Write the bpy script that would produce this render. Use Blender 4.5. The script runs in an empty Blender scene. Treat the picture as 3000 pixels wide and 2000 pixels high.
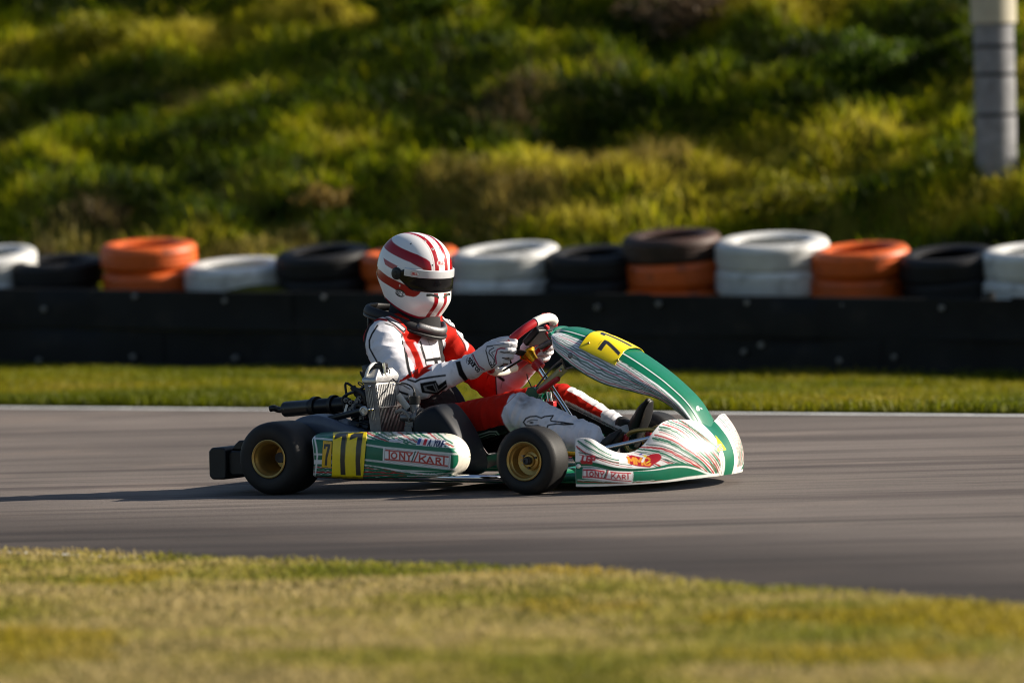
import bpy, math, random
import numpy as np
from mathutils import Vector, Matrix, noise
from mathutils.bvhtree import BVHTree

# ------------------------------------------------------------------ camera, sky, sun, exposure
SC = bpy.context.scene
rad = math.radians
CAM_H, PITCH, ROLL, FPX = 1.1852, rad(1.7782), rad(1.4327), 15400.0   # FPX: focal length in pixels of a 3000 px wide frame
cam_d = bpy.data.cameras.new("camera")
cam = bpy.data.objects.new("camera", cam_d)
SC.collection.objects.link(cam)
cam_d.sensor_width = 36.0
cam_d.lens = FPX / 3000 * 36
cam_d.clip_start, cam_d.clip_end = 0.5, 2000
cam.matrix_world = Matrix.Translation((0, 0, CAM_H)) @ Matrix.Rotation(math.pi / 2 - PITCH, 4, 'X') @ Matrix.Rotation(-ROLL, 4, 'Z')
cam_d.dof.use_dof = True
cam_d.dof.focus_distance = 20.3
cam_d.dof.aperture_fstop = 2.2
cam_d.dof.aperture_blades = 9
SC.camera = cam

SUN_EL, SUN_AZ = rad(26), rad(10)          # azimuth measured from +X (picture right) towards +Y (away)
W = bpy.data.worlds.new("World"); SC.world = W; W.use_nodes = True
nt = W.node_tree
bg = nt.nodes["Background"]
sky = nt.nodes.new("ShaderNodeTexSky"); sky.sky_type = 'NISHITA'; sky.sun_disc = False
sky.sun_elevation = SUN_EL; sky.sun_rotation = math.pi / 2 - SUN_AZ
sky.air_density = 1.0; sky.dust_density = 1.2; sky.ozone_density = 1.5
nt.links.new(sky.outputs[0], bg.inputs[0]); bg.inputs[1].default_value = 0.055
sun_d = bpy.data.lights.new("sun", 'SUN'); sun = bpy.data.objects.new("sun", sun_d)
SC.collection.objects.link(sun)
sun_d.energy = 4.9; sun_d.angle = rad(0.53); sun_d.color = (1.0, 0.90, 0.76)
sdir = Vector((math.cos(SUN_AZ) * math.cos(SUN_EL), math.sin(SUN_AZ) * math.cos(SUN_EL), math.sin(SUN_EL)))
sun.rotation_euler = sdir.to_track_quat('Z', 'Y').to_euler()
sun.location = sdir * 60
SC.view_settings.view_transform = 'Standard'; SC.view_settings.look = 'None'
SC.view_settings.gamma = 1.0; SC.view_settings.use_curve_mapping = False
SC.view_settings.exposure = 0.9
SC.render.film_transparent = False
SC.cycles.filter_width = 1.0
SC.cycles.max_bounces = 6; SC.cycles.diffuse_bounces = 3; SC.cycles.glossy_bounces = 3
SC.cycles.transparent_max_bounces = 6

rng = np.random.default_rng(11)
random.seed(5)

# ------------------------------------------------------------------ where the kart stands, and tracing helpers
KX, KY, KYAW = -0.6133, 20.6304, rad(27.62)
cY, sY = math.cos(KYAW), math.sin(KYAW)
def ray(px, py):
    U = (px - 1500) / FPX; V = (1000 - py) / FPX
    cr, sr = math.cos(ROLL), math.sin(ROLL)
    u = U * cr + V * sr; v = -U * sr + V * cr
    c, s = math.cos(PITCH), math.sin(PITCH)
    return np.array([u, c + v * s, -s + v * c])
def w2k(a, pt=True):
    a = np.array(a, float)
    if pt: a = a - np.array([KX, KY, 0])
    return np.array([a[0] * cY - a[1] * sY, a[0] * sY + a[1] * cY, a[2]])
CAMK = w2k((0, 0, CAM_H))
def Kray(px, py): return w2k(ray(px, py), False)
def K(px, py, Y):
    d = Kray(px, py); return CAMK + d * ((Y - CAMK[1]) / d[1])
ZS = {0: (0, 0, .784), 1: (600, 650, 2.851), 2: (600, 1100, 2.94), 3: (1300, 850, 2.4126), 4: (1050, 660, 4.611), 5: (1250, 850, 3.92),
      6: (1600, 1180, 3.618), 7: (960, 1040, 6.03), 8: (1050, 900, 5.2257), 9: (1600, 940, 4.3556), 10: (900, 1240, 4.704), 11: (1300, 1100, 4.2)}
def Z(z, x, y):
    a = ZS[z]; return a[0] + x / a[2], a[1] + y / a[2]
def KZ(z, x, y, Y): return K(*Z(z, x, y), Y)
def gpt(px, py, z=0.0):
    d = ray(px, py); t = (z - CAM_H) / d[2]; return np.array([d[0] * t, d[1] * t, z])

# ------------------------------------------------------------------ mesh helpers
def smoothstep(a, b, x):
    t = np.clip((x - a) / (b - a), 0, 1); return t * t * (3 - 2 * t)
def unit(v):
    v = np.array(v, float); return v / max(np.linalg.norm(v), 1e-9)
def rotm(axis, ang): return np.array(Matrix.Rotation(ang, 3, axis))
def spline(pts, n):
    """Catmull-Rom through rows of pts, n samples."""
    P = np.array(pts, float); m = len(P)
    t = np.linspace(0, m - 1, n); i = np.clip(np.floor(t).astype(int), 0, m - 2); f = (t - i)[:, None]
    g = lambda k: P[np.clip(k, 0, m - 1)]
    p0, p1, p2, p3 = g(i - 1), g(i), g(i + 1), g(i + 2)
    p0 = np.where((i == 0)[:, None], 2 * p1 - p2, p0); p3 = np.where((i == m - 2)[:, None], 2 * p2 - p1, p3)
    return .5 * ((2 * p1) + (-p0 + p2) * f + (2 * p0 - 5 * p1 + 4 * p2 - p3) * f ** 2 + (-p0 + 3 * p1 - 3 * p2 + p3) * f ** 3)
def interp_tab(tab, x):
    """columns 1.. of tab interpolated smoothly over column 0."""
    tab = np.array(tab, float); xs = tab[:, 0]; out = []
    m = np.gradient(tab[:, 1:], xs, axis=0)
    i = np.clip(np.searchsorted(xs, x) - 1, 0, len(xs) - 2); h = xs[i + 1] - xs[i]; t = np.clip((x - xs[i]) / h, 0, 1)[:, None]; h = h[:, None]
    y0, y1, m0, m1 = tab[i, 1:], tab[i + 1, 1:], m[i], m[i + 1]
    return (2 * t**3 - 3 * t**2 + 1) * y0 + (t**3 - 2 * t**2 + t) * h * m0 + (-2 * t**3 + 3 * t**2) * y1 + (t**3 - t**2) * h * m1

class MB:
    def __init__(s): s.v = []; s.f = []; s.m = []
    def add(s, v, f, mi=0):
        o = len(s.v); s.v.extend([tuple(map(float, p)) for p in v]); s.f.extend([tuple(int(k) + o for k in q) for q in f]); s.m.extend([mi] * len(f)); return s
    def grid(s, P, cu=False, cv=False, mi=0, flip=False):
        nu, nv = P.shape[:2]; F = []
        for i in range(nu if cu else nu - 1):
            for j in range(nv if cv else nv - 1):
                a = i * nv + j; b = ((i + 1) % nu) * nv + j; c = ((i + 1) % nu) * nv + (j + 1) % nv; d = i * nv + (j + 1) % nv
                F.append((a, d, c, b) if flip else (a, b, c, d))
        return s.add(P.reshape(-1, 3), F, mi)
    def tube(s, path, r, n=12, cap=True, mi=0, ref=(0, 1, 0), closed=False, round_cap=False):
        P = np.array(path, float); m = len(P)
        R = np.array(r, float) * np.ones((m, 1)) if np.ndim(r) == 0 else np.array(r, float)
        if R.ndim == 1: R = R[:, None]
        if R.shape[1] == 1: R = np.repeat(R, 2, 1)
        if round_cap and not closed:
            t0, t1 = unit(P[0] - P[1]), unit(P[-1] - P[-2]); A, B, RA, RB = [], [], [], []
            for a in (90, 65, 40, 20):
                ca, sa = max(math.cos(rad(a)), .02), math.sin(rad(a))
                A.append(P[0] + t0 * R[0].mean() * sa); RA.append(R[0] * ca)
                B.append(P[-1] + t1 * R[-1].mean() * sa); RB.append(R[-1] * ca)
            P = np.vstack([A, P, B[::-1]]); R = np.vstack([RA, R, RB[::-1]]); m = len(P)
        T = np.gradient(P, axis=0)
        if closed: T = np.roll(P, -1, 0) - np.roll(P, 1, 0)
        G = np.zeros((m, n, 3)); prev = None
        for i in range(m):
            t = unit(T[i]); e = np.array(ref if prev is None else prev, float); e = e - t * e.dot(t)
            if np.linalg.norm(e) < 1e-3: e = np.array([1, 0, 0.]) - t * t[0]
            e = unit(e); prev = e; b = np.cross(t, e)
            for k in range(n):
                a = 2 * math.pi * k / n; G[i, k] = P[i] + e * R[i, 0] * math.cos(a) + b * R[i, 1] * math.sin(a)
        o = len(s.v); s.grid(G, closed, True, mi)
        if cap and not closed:
            s.f.append(tuple(o + k for k in range(n))); s.m.append(mi)
            s.f.append(tuple(o + (m - 1) * n + k for k in range(n))[::-1]); s.m.append(mi)
        return s
    def lathe(s, prof, c, axis=(0, 1, 0), n=48, mi=0, closed=False):
        ax = unit(axis); e = unit(np.cross(ax, (0, 0, 1) if abs(ax[2]) < .9 else (1, 0, 0))); b = np.cross(ax, e); c = np.array(c, float)
        G = np.zeros((len(prof), n, 3))
        for i, (r, h) in enumerate(prof):
            for k in range(n):
                a = 2 * math.pi * k / n; G[i, k] = c + ax * h + (e * math.cos(a) + b * math.sin(a)) * r
        return s.grid(G, closed, True, mi, flip=True)
    def cyl(s, a, b, r, n=16, mi=0, r2=None): return s.tube([a, b], [r, r if r2 is None else r2], n, mi=mi)
    def box(s, c, d, R=None, mi=0):
        c = np.array(c, float); d = np.array(d, float) / 2
        v = np.array([[x, y, z] for x in (-1, 1) for y in (-1, 1) for z in (-1, 1)]) * d
        if R is not None: v = v @ np.array(R).T
        return s.add(v + c, [(0, 1, 3, 2), (4, 6, 7, 5), (0, 4, 5, 1), (2, 3, 7, 6), (0, 2, 6, 4), (1, 5, 7, 3)], mi)
    def prism(s, xz, y0, y1, mi=0):
        n = len(xz); v = [(x, y0, z) for x, z in xz] + [(x, y1, z) for x, z in xz]
        a = sum(xz[i][0] * xz[(i + 1) % n][1] - xz[(i + 1) % n][0] * xz[i][1] for i in range(n))
        f = [tuple(range(n)), tuple(range(n, 2 * n))[::-1]] + [(i, i + n, (i + 1) % n + n, (i + 1) % n) for i in range(n)]
        if a < 0: f = [q[::-1] for q in f]
        return s.add(v, f, mi)
    def ball(s, c, r, n=12, mi=0):
        P = np.zeros((n // 2 + 1, n, 3)); r = np.array(r, float) * np.ones(3)
        for i in range(n // 2 + 1):
            for k in range(n):
                t = math.pi * i / (n // 2); a = 2 * math.pi * k / n
                P[i, k] = np.array(c) + r * np.array([math.sin(t) * math.cos(a), math.sin(t) * math.sin(a), math.cos(t)])
        return s.grid(P, False, True, mi, flip=False)

def set_col(me, cols):
    at = me.color_attributes.new("Col", 'FLOAT_COLOR', 'POINT')
    c = np.ones((len(me.vertices), 4), np.float32); c[:, :3] = cols; at.data.foreach_set("color", c.ravel())
def mesh_obj(name, mb, mats, parent=None, sharp=35, cols=None, bevel=0, solid=0, off=None, smooth=True):
    me = bpy.data.meshes.new(name)
    v = mb.v
    if off is not None: v = (np.array(v) - np.array(off)).tolist()
    me.from_pydata(v, [], mb.f); me.validate(clean_customdata=False)
    if not isinstance(mats, (list, tuple)): mats = [mats]
    for m in mats: me.materials.append(m)
    if len(mats) > 1 and len(me.polygons) == len(mb.m): me.polygons.foreach_set("material_index", mb.m)
    if smooth:
        me.polygons.foreach_set("use_smooth", [True] * len(me.polygons))
        if sharp < 180: me.set_sharp_from_angle(angle=rad(sharp))
    if cols is not None: set_col(me, cols)
    o = bpy.data.objects.new(name, me); SC.collection.objects.link(o)
    if parent is not None: o.parent = parent
    if solid:
        m = o.modifiers.new("thickness", 'SOLIDIFY'); m.thickness = solid; m.offset = -1
    if bevel:
        m = o.modifiers.new("bevel", 'BEVEL'); m.width = bevel; m.segments = 2; m.limit_method = 'ANGLE'; m.angle_limit = rad(40)
    return o
def fast_mesh(name, V, F, mat, cols=None, parent=None, smooth=False):
    """V (n,3), F (m,k) arrays"""
    me = bpy.data.meshes.new(name); V = np.asarray(V, np.float32); F = np.asarray(F, np.int32); k = F.shape[1]
    me.vertices.add(len(V)); me.vertices.foreach_set("co", V.ravel())
    me.loops.add(F.size); me.loops.foreach_set("vertex_index", F.ravel())
    me.polygons.add(len(F)); me.polygons.foreach_set("loop_start", np.arange(0, F.size, k, dtype=np.int32))
    if smooth: me.polygons.foreach_set("use_smooth", [True] * len(F))
    me.materials.append(mat); me.update(calc_edges=True)
    if cols is not None: set_col(me, cols)
    o = bpy.data.objects.new(name, me); SC.collection.objects.link(o)
    if parent is not None: o.parent = parent
    return o
def remesh(mb, voxel, smooth=4, sub=0, fac=.5):
    me = bpy.data.meshes.new("tmp"); me.from_pydata(mb.v, [], mb.f); o = bpy.data.objects.new("tmp", me); SC.collection.objects.link(o)
    m = o.modifiers.new("r", 'REMESH'); m.mode = 'VOXEL'; m.voxel_size = voxel
    if smooth:
        m = o.modifiers.new("s", 'SMOOTH'); m.iterations = smooth; m.factor = fac
    if sub:
        m = o.modifiers.new("u", 'SUBSURF'); m.levels = sub; m.render_levels = sub
    dg = bpy.context.evaluated_depsgraph_get(); ev = o.evaluated_get(dg); em = ev.to_mesh()
    V = np.zeros(len(em.vertices) * 3); em.vertices.foreach_get("co", V); N = np.zeros(len(em.vertices) * 3); em.vertices.foreach_get("normal", N)
    F = [tuple(p.vertices) for p in em.polygons]
    ev.to_mesh_clear(); bpy.data.objects.remove(o); bpy.data.meshes.remove(me)
    r = MB(); r.v = V.reshape(-1, 3); r.f = F; r.m = [0] * len(F)
    return r, N.reshape(-1, 3)
def tag(o, label=None, cat=None, group=None, kind=None):
    if label: o["label"] = label
    if cat: o["category"] = cat
    if group: o["group"] = group
    if kind: o["kind"] = kind
    return o
def empty(name, loc, rz=0.0, parent=None):
    o = bpy.data.objects.new(name, None); o.empty_display_size = .1; SC.collection.objects.link(o)
    o.location = loc; o.rotation_euler = (0, 0, rz)
    if parent is not None: o.parent = parent
    return o

# ------------------------------------------------------------------ painter: colours per vertex of a livery
def sd_poly(P, poly):
    poly = np.array(poly, float); n = len(poly); d = np.full(len(P), 1e9); ins = np.zeros(len(P), bool)
    for i in range(n):
        a, b = poly[i], poly[(i + 1) % n]; e = b - a; w = P - a
        t = np.clip((w @ e) / max(e @ e, 1e-12), 0, 1); d = np.minimum(d, np.hypot(*(w - t[:, None] * e).T))
        c = (a[1] > P[:, 1]) != (b[1] > P[:, 1])
        with np.errstate(divide='ignore', invalid='ignore'):
            xi = a[0] + (P[:, 1] - a[1]) / (b[1] - a[1] if b[1] != a[1] else 1e-12) * e[0]
        ins ^= c & (P[:, 0] < xi)
    return np.where(ins, -d, d)
def sd_line(P, pts):
    pts = np.array(pts, float); d = np.full(len(P), 1e9)
    for a, b in zip(pts[:-1], pts[1:]):
        e = b - a; w = P - a; t = np.clip((w @ e) / max(e @ e, 1e-12), 0, 1); d = np.minimum(d, np.hypot(*(w - t[:, None] * e).T))
    return d
class Paint:
    def __init__(s, P, base, aa=.0012):
        s.P = np.asarray(P, float); s.c = np.tile(np.array(base, float), (len(s.P), 1)); s.aa = aa; s.sel = np.ones(len(s.P))
    def mask(s, m, col):
        m = (np.clip(m, 0, 1) * s.sel)[:, None]; s.c = s.c * (1 - m) + np.array(col) * m
    def poly(s, pts, col): s.mask(.5 - sd_poly(s.P, pts) / (2 * s.aa), col)
    def line(s, pts, w, col): s.mask(.5 - (sd_line(s.P, pts) - w / 2) / (2 * s.aa), col)
    def outline(s, pts, w, col): s.mask(.5 - (np.abs(sd_poly(s.P, pts)) - w / 2) / (2 * s.aa), col)
    def ellipse(s, c, rx, ry, col, ang=0):
        q = s.P - np.array(c); ca, sa = math.cos(ang), math.sin(ang); x = q[:, 0] * ca + q[:, 1] * sa; y = -q[:, 0] * sa + q[:, 1] * ca
        k = np.hypot(x / rx, y / ry); s.mask(.5 - (k - 1) * min(rx, ry) / (2 * s.aa), col)
    def text(s, txt, quad, w, col, slant=0.0):
        """quad: bottom-left, bottom-right, top-right, top-left in the paint plane"""
        for st in strokes(txt, slant):
            bl, br, tr, tl = [np.array(q, float) for q in quad]
            pts = [(bl * (1 - a) + br * a) * (1 - b) + (tl * (1 - a) + tr * a) * b for a, b in st]
            s.line(pts, w, col)
_c8 = [(.5 + .5 * math.cos(a), .5 + .5 * math.sin(a)) for a in np.linspace(0, 2 * math.pi, 13)]
GL = {'T': [[(0, 1), (1, 1)], [(.5, 1), (.5, 0)]], 'O': [_c8], 'N': [[(0, 0), (0, 1), (1, 0), (1, 1)]], 'Y': [[(0, 1), (.5, .5), (1, 1)], [(.5, .5), (.5, 0)]],
      'K': [[(0, 0), (0, 1)], [(1, 1), (0, .45)], [(.3, .6), (1, 0)]], 'A': [[(0, 0), (.5, 1), (1, 0)], [(.2, .35), (.8, .35)]],
      'R': [[(0, 0), (0, 1), (.75, 1), (1, .78), (.75, .5), (0, .5)], [(.5, .5), (1, 0)]], 'B': [[(0, 0), (0, 1), (.7, 1), (.9, .8), (.7, .53), (0, .53)], [(.7, .53), (1, .27), (.75, 0), (0, 0)]],
      'E': [[(1, 1), (0, 1), (0, 0), (1, 0)], [(0, .5), (.8, .5)]], 'L': [[(0, 1), (0, 0), (1, 0)]], 'U': [[(0, 1), (0, .15), (.2, 0), (.8, 0), (1, .15), (1, 1)]],
      'F': [[(1, 1), (0, 1), (0, 0)], [(0, .5), (.8, .5)]], '.': [[(.4, 0), (.5, .05)]], '7': [[(0, .8), (0, 1), (1, 1), (.35, 0)]], '1': [[(.1, .8), (.6, 1), (.6, 0)]],
      'G': [[(1, .8), (.8, 1), (.2, 1), (0, .8), (0, .2), (.2, 0), (1, 0), (1, .45), (.6, .45)]], 'P': [[(0, 0), (0, 1), (.8, 1), (1, .75), (.8, .48), (0, .48)]],
      'S': [[(1, .85), (.8, 1), (.2, 1), (0, .8), (.2, .55), (.8, .45), (1, .2), (.8, 0), (.2, 0), (0, .15)]], 'C': [[(1, .8), (.8, 1), (.2, 1), (0, .8), (0, .2), (.2, 0), (.8, 0), (1, .2)]],
      'M': [[(0, 0), (0, 1), (.5, .4), (1, 1), (1, 0)]], 'I': [[(.5, 0), (.5, 1)]], 'J': [[(1, 1), (1, .2), (.8, 0), (.2, 0), (0, .2)]], 'X': [[(0, 0), (1, 1)], [(0, 1), (1, 0)]], '-': [[(.2, .5), (.8, .5)]],
      's': [[(1, .6), (.3, .7), (0, .5), (1, .25), (.7, 0), (0, .1)]], 'p': [[(0, -.35), (0, .7)], [(x, y * .7) for x, y in _c8]], 'a': [[(x, y * .7) for x, y in _c8], [(1, .7), (1, 0)]],
      'r': [[(0, 0), (0, .7)], [(0, .45), (.4, .68), (.9, .65)]], 'c': [[(.95, .6), (.5, .7), (.05, .5), (.05, .2), (.5, 0), (.95, .1)]], 'o': [[(x, y * .7) for x, y in _c8]], ' ': []}
def strokes(txt, slant=0.0, fill=.72):
    n = len(txt); out = []
    for i, ch in enumerate(txt):
        w = fill
        for st in GL.get(ch, []): out.append([((i + (1 - w) / 2 + w * x + slant * y) / n, y) for x, y in st])
    return out

# ------------------------------------------------------------------ materials
def mat(name, col, rough=.5, metal=0, coat=0, bump=0, bscale=200, var=0.0, vscale=8, attr=False, spec=None, sheen=0, dirt=0.0):
    m = bpy.data.materials.new(name); m.use_nodes = True; t = m.node_tree; b = t.nodes["Principled BSDF"]
    b.inputs["Roughness"].default_value = rough; b.inputs["Metallic"].default_value = metal
    b.inputs["Coat Weight"].default_value = coat; b.inputs["Coat Roughness"].default_value = .06
    if spec is not None: b.inputs["Specular IOR Level"].default_value = spec
    if sheen: b.inputs["Sheen Weight"].default_value = sheen
    b.inputs["Base Color"].default_value = (*col, 1)
    tc = t.nodes.new("ShaderNodeTexCoord"); src = None
    if attr:
        a = t.nodes.new("ShaderNodeVertexColor"); a.layer_name = "Col"; src = a.outputs[0]
    if var or dirt:
        n = t.nodes.new("ShaderNodeTexNoise"); n.inputs["Scale"].default_value = vscale; n.inputs["Detail"].default_value = 6
        t.links.new(tc.outputs["Object"], n.inputs["Vector"])
        mr = t.nodes.new("ShaderNodeMapRange"); mr.inputs[1].default_value = .3; mr.inputs[2].default_value = .7
        mr.inputs[3].default_value = 1 - var; mr.inputs[4].default_value = 1 + var
        t.links.new(n.outputs[0], mr.inputs[0])
        mx = t.nodes.new("ShaderNodeMix"); mx.data_type = 'RGBA'; mx.blend_type = 'MULTIPLY'; mx.inputs[0].default_value = 1
        if src is None: mx.inputs[6].default_value = (*col, 1)
        else: t.links.new(src, mx.inputs[6])
        t.links.new(mr.outputs[0], mx.inputs[7]); src = mx.outputs[2]
        if dirt:
            n2 = t.nodes.new("ShaderNodeTexNoise"); n2.inputs["Scale"].default_value = vscale * 2.3; n2.inputs["Detail"].default_value = 8
            t.links.new(tc.outputs["Object"], n2.inputs["Vector"])
            m2 = t.nodes.new("ShaderNodeMapRange"); m2.inputs[1].default_value = .56; m2.inputs[2].default_value = .8; m2.inputs[3].default_value = 0; m2.inputs[4].default_value = dirt
            t.links.new(n2.outputs[0], m2.inputs[0])
            mx2 = t.nodes.new("ShaderNodeMix"); mx2.data_type = 'RGBA'; t.links.new(m2.outputs[0], mx2.inputs[0]); t.links.new(src, mx2.inputs[6])
            mx2.inputs[7].default_value = (.028, .024, .020, 1); src = mx2.outputs[2]
    if src is not None: t.links.new(src, b.inputs["Base Color"])
    if bump:
        n3 = t.nodes.new("ShaderNodeTexNoise"); n3.inputs["Scale"].default_value = bscale; n3.inputs["Detail"].default_value = 3
        t.links.new(tc.outputs["Object"], n3.inputs["Vector"])
        bp = t.nodes.new("ShaderNodeBump"); bp.inputs["Strength"].default_value = bump; bp.inputs["Distance"].default_value = .01
        t.links.new(n3.outputs[0], bp.inputs["Height"]); t.links.new(bp.outputs[0], b.inputs["Normal"])
    return m
WHITE, CREAM, RED, GREEN, DGREEN, BLACK, YELLOW = (.78, .78, .77), (.74, .70, .60), (.42, .008, .012), (.0, .135, .068), (.0, .06, .036), (.012, .012, .014), (.80, .58, .0)
M = dict(
    plastic=mat("livery plastic", (1, 1, 1), .34, coat=.15, spec=.35, attr=True, var=.05, vscale=25, dirt=.25),
    lacquer=mat("helmet lacquer", (1, 1, 1), .22, coat=.25, spec=.35, attr=True, var=.02),
    cloth=mat("suit cloth", (1, 1, 1), .85, attr=True, var=.07, vscale=14, bump=.12, bscale=420, dirt=.3, spec=.15),
    glove=mat("glove cloth", (1, 1, 1), .8, spec=.15, attr=True, var=.05, vscale=30, bump=.15, bscale=600, dirt=.2),
    rubber=mat("slick rubber", (.012, .0115, .011), .6, spec=.32, var=.35, vscale=14, bump=.15, bscale=260),
    blackp=mat("black plastic", (.008, .0085, .0095), .42, spec=.35, var=.2, vscale=20, bump=.06, bscale=300),
    blackm=mat("black metal", (.007, .008, .010), .32, .1, spec=.4, var=.2, vscale=30),
    dark=mat("dark metal", (.045, .045, .05), .45, .7, var=.4, vscale=40, bump=.1),
    alu=mat("cast aluminium", (.45, .45, .45), .38, 1, var=.15, vscale=30, bump=.08, bscale=120),
    alud=mat("dull aluminium", (.16, .16, .165), .5, .85, var=.25, vscale=40, bump=.1, bscale=120),
    chrome=mat("chrome tube", (.80, .82, .85), .14, 1, var=.08),
    gold=mat("gold anodised", (.50, .33, .10), .36, .75, var=.15, vscale=25, bump=.04),
    amber=mat("amber anodised", (.75, .38, .02), .25, .8),
    greenm=mat("green frame paint", (.0, .13, .07), .3, coat=.5, var=.1),
    redp=mat("red parts", (.50, .015, .02), .38, coat=.2),
    whitep=mat("white plastic", (.74, .72, .66), .4, var=.06, vscale=20),
    greyfen=mat("grey fender plastic", (.075, .09, .125), .38, var=.12, vscale=18),
    hose=mat("hose", (.55, .55, .52), .35),
    visor=mat("visor", (.003, .003, .004), .16, spec=.35),
    brace=mat("neck brace", (.012, .012, .014), .55, spec=.3, var=.3, vscale=30, bump=.06),
    boot=mat("boot leather", (.016, .014, .012), .6, var=.3, vscale=40, bump=.1),
    seat=mat("seat fibreglass", (.008, .008, .010), .4, spec=.35, var=.2),
)
# ------------------------------------------------------------------ track, verges, bank, barrier
def node_mat(name, build):
    m = bpy.data.materials.new(name); m.use_nodes = True; t = m.node_tree; build(t, t.nodes["Principled BSDF"]); return m
def N_(t, k, **kw):
    n = t.nodes.new(k)
    for a, v in kw.items(): setattr(n, a, v)
    return n
def noise_n(t, scale, detail=4, vec=None, rough=.55):
    n = N_(t, "ShaderNodeTexNoise"); n.inputs["Scale"].default_value = scale; n.inputs["Detail"].default_value = detail; n.inputs["Roughness"].default_value = rough
    if vec is not None: t.links.new(vec, n.inputs["Vector"])
    return n.outputs[0]
def ramp(t, fac, stops):
    r = N_(t, "ShaderNodeValToRGB"); e = r.color_ramp.elements
    while len(e) < len(stops): e.new(.5)
    for i, (p_, c) in enumerate(stops): e[i].position = p_; e[i].color = (*c, 1) if len(c) == 3 else c
    t.links.new(fac, r.inputs[0]); return r.outputs[0]
def mapping(t, rot=0, scale=(1, 1, 1)):
    tc = N_(t, "ShaderNodeTexCoord"); mp = N_(t, "ShaderNodeMapping"); mp.inputs["Rotation"].default_value = (0, 0, rot); mp.inputs["Scale"].default_value = scale
    t.links.new(tc.outputs["Object"], mp.inputs[0]); return mp.outputs[0]
def mixc(t, f, a, b, mode='MIX'):
    m = N_(t, "ShaderNodeMix", data_type='RGBA', blend_type=mode)
    for s, v in ((0, f), (6, a), (7, b)):
        if isinstance(v, (int, float)): m.inputs[s].default_value = v
        elif isinstance(v, tuple): m.inputs[s].default_value = (*v, 1)
        else: t.links.new(v, m.inputs[s])
    return m.outputs[2]
RD = math.atan2(-.745, 1)          # heading of the track
def b_asphalt(t, b):
    at = N_(t, "ShaderNodeVertexColor"); at.layer_name = "Col"
    v = mapping(t, 0, (1, 1, 1)); vs = mapping(t, -rad(27), (.10, 1.0, 1))
    big = ramp(t, noise_n(t, .35, 5, v), [(.3, (.112, .095, .086)), (.7, (.176, .150, .135))])
    streak = ramp(t, noise_n(t, 9.0, 7, vs, .7), [(.33, (.62, .60, .60)), (.47, (.96, .96, .96)), (.7, (1.12, 1.10, 1.07))])
    c = mixc(t, 1, big, streak, 'MULTIPLY')
    vs2 = mapping(t, -rad(31), (.05, 1.0, 1)); rub = ramp(t, noise_n(t, 3.2, 4, vs2, .6), [(.40, (.60, .58, .60)), (.50, (1, 1, 1))]); c = mixc(t, 1, c, rub, 'MULTIPLY')
    vs3 = mapping(t, -rad(29), (.035, 1.3, 1)); sk = ramp(t, noise_n(t, 2.6, 3, vs3, .5), [(.60, (1, 1, 1)), (.655, (.45, .44, .45)), (.71, (1, 1, 1))]); c = mixc(t, 1, c, sk, 'MULTIPLY')
    pa = ramp(t, noise_n(t, .9, 3, v, .6), [(.57, (1, 1, 1)), (.66, (1.22, 1.19, 1.15))]); c = mixc(t, 1, c, pa, 'MULTIPLY')
    gr = ramp(t, noise_n(t, 95, 3, v, .7), [(.3, (.72, .72, .72)), (.7, (1.28, 1.27, 1.25))]); c = mixc(t, 1, c, gr, 'MULTIPLY')
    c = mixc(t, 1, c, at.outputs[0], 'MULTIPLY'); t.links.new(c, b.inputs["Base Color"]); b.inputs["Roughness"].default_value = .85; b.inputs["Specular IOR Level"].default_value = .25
    bp = N_(t, "ShaderNodeBump"); bp.inputs["Strength"].default_value = .5; bp.inputs["Distance"].default_value = .006; t.links.new(noise_n(t, 130, 4, v), bp.inputs["Height"]); t.links.new(bp.outputs[0], b.inputs["Normal"])
m_asph = node_mat("asphalt", b_asphalt)
def b_soil(t, b):
    v = mapping(t); c = ramp(t, noise_n(t, 2.5, 8, v, .65), [(.3, (.050, .048, .008)), (.55, (.10, .095, .010)), (.75, (.17, .13, .03))])
    t.links.new(c, b.inputs["Base Color"]); b.inputs["Roughness"].default_value = 1.0; b.inputs["Specular IOR Level"].default_value = .05
m_soil = node_mat("turf soil", b_soil)
def b_grass(t, b):
    a = N_(t, "ShaderNodeVertexColor"); a.layer_name = "Col"; t.links.new(a.outputs[0], b.inputs["Base Color"]); b.inputs["Roughness"].default_value = .6; b.inputs["Specular IOR Level"].default_value = .25
    tr_ = N_(t, "ShaderNodeBsdfTranslucent"); t.links.new(a.outputs[0], tr_.inputs[0]); mx = N_(t, "ShaderNodeMixShader"); mx.inputs[0].default_value = .45
    out = t.nodes["Material Output"]; t.links.new(b.outputs[0], mx.inputs[1]); t.links.new(tr_.outputs[0], mx.inputs[2]); t.links.new(mx.outputs[0], out.inputs[0])
m_blade = node_mat("grass blades", b_grass)

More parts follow.
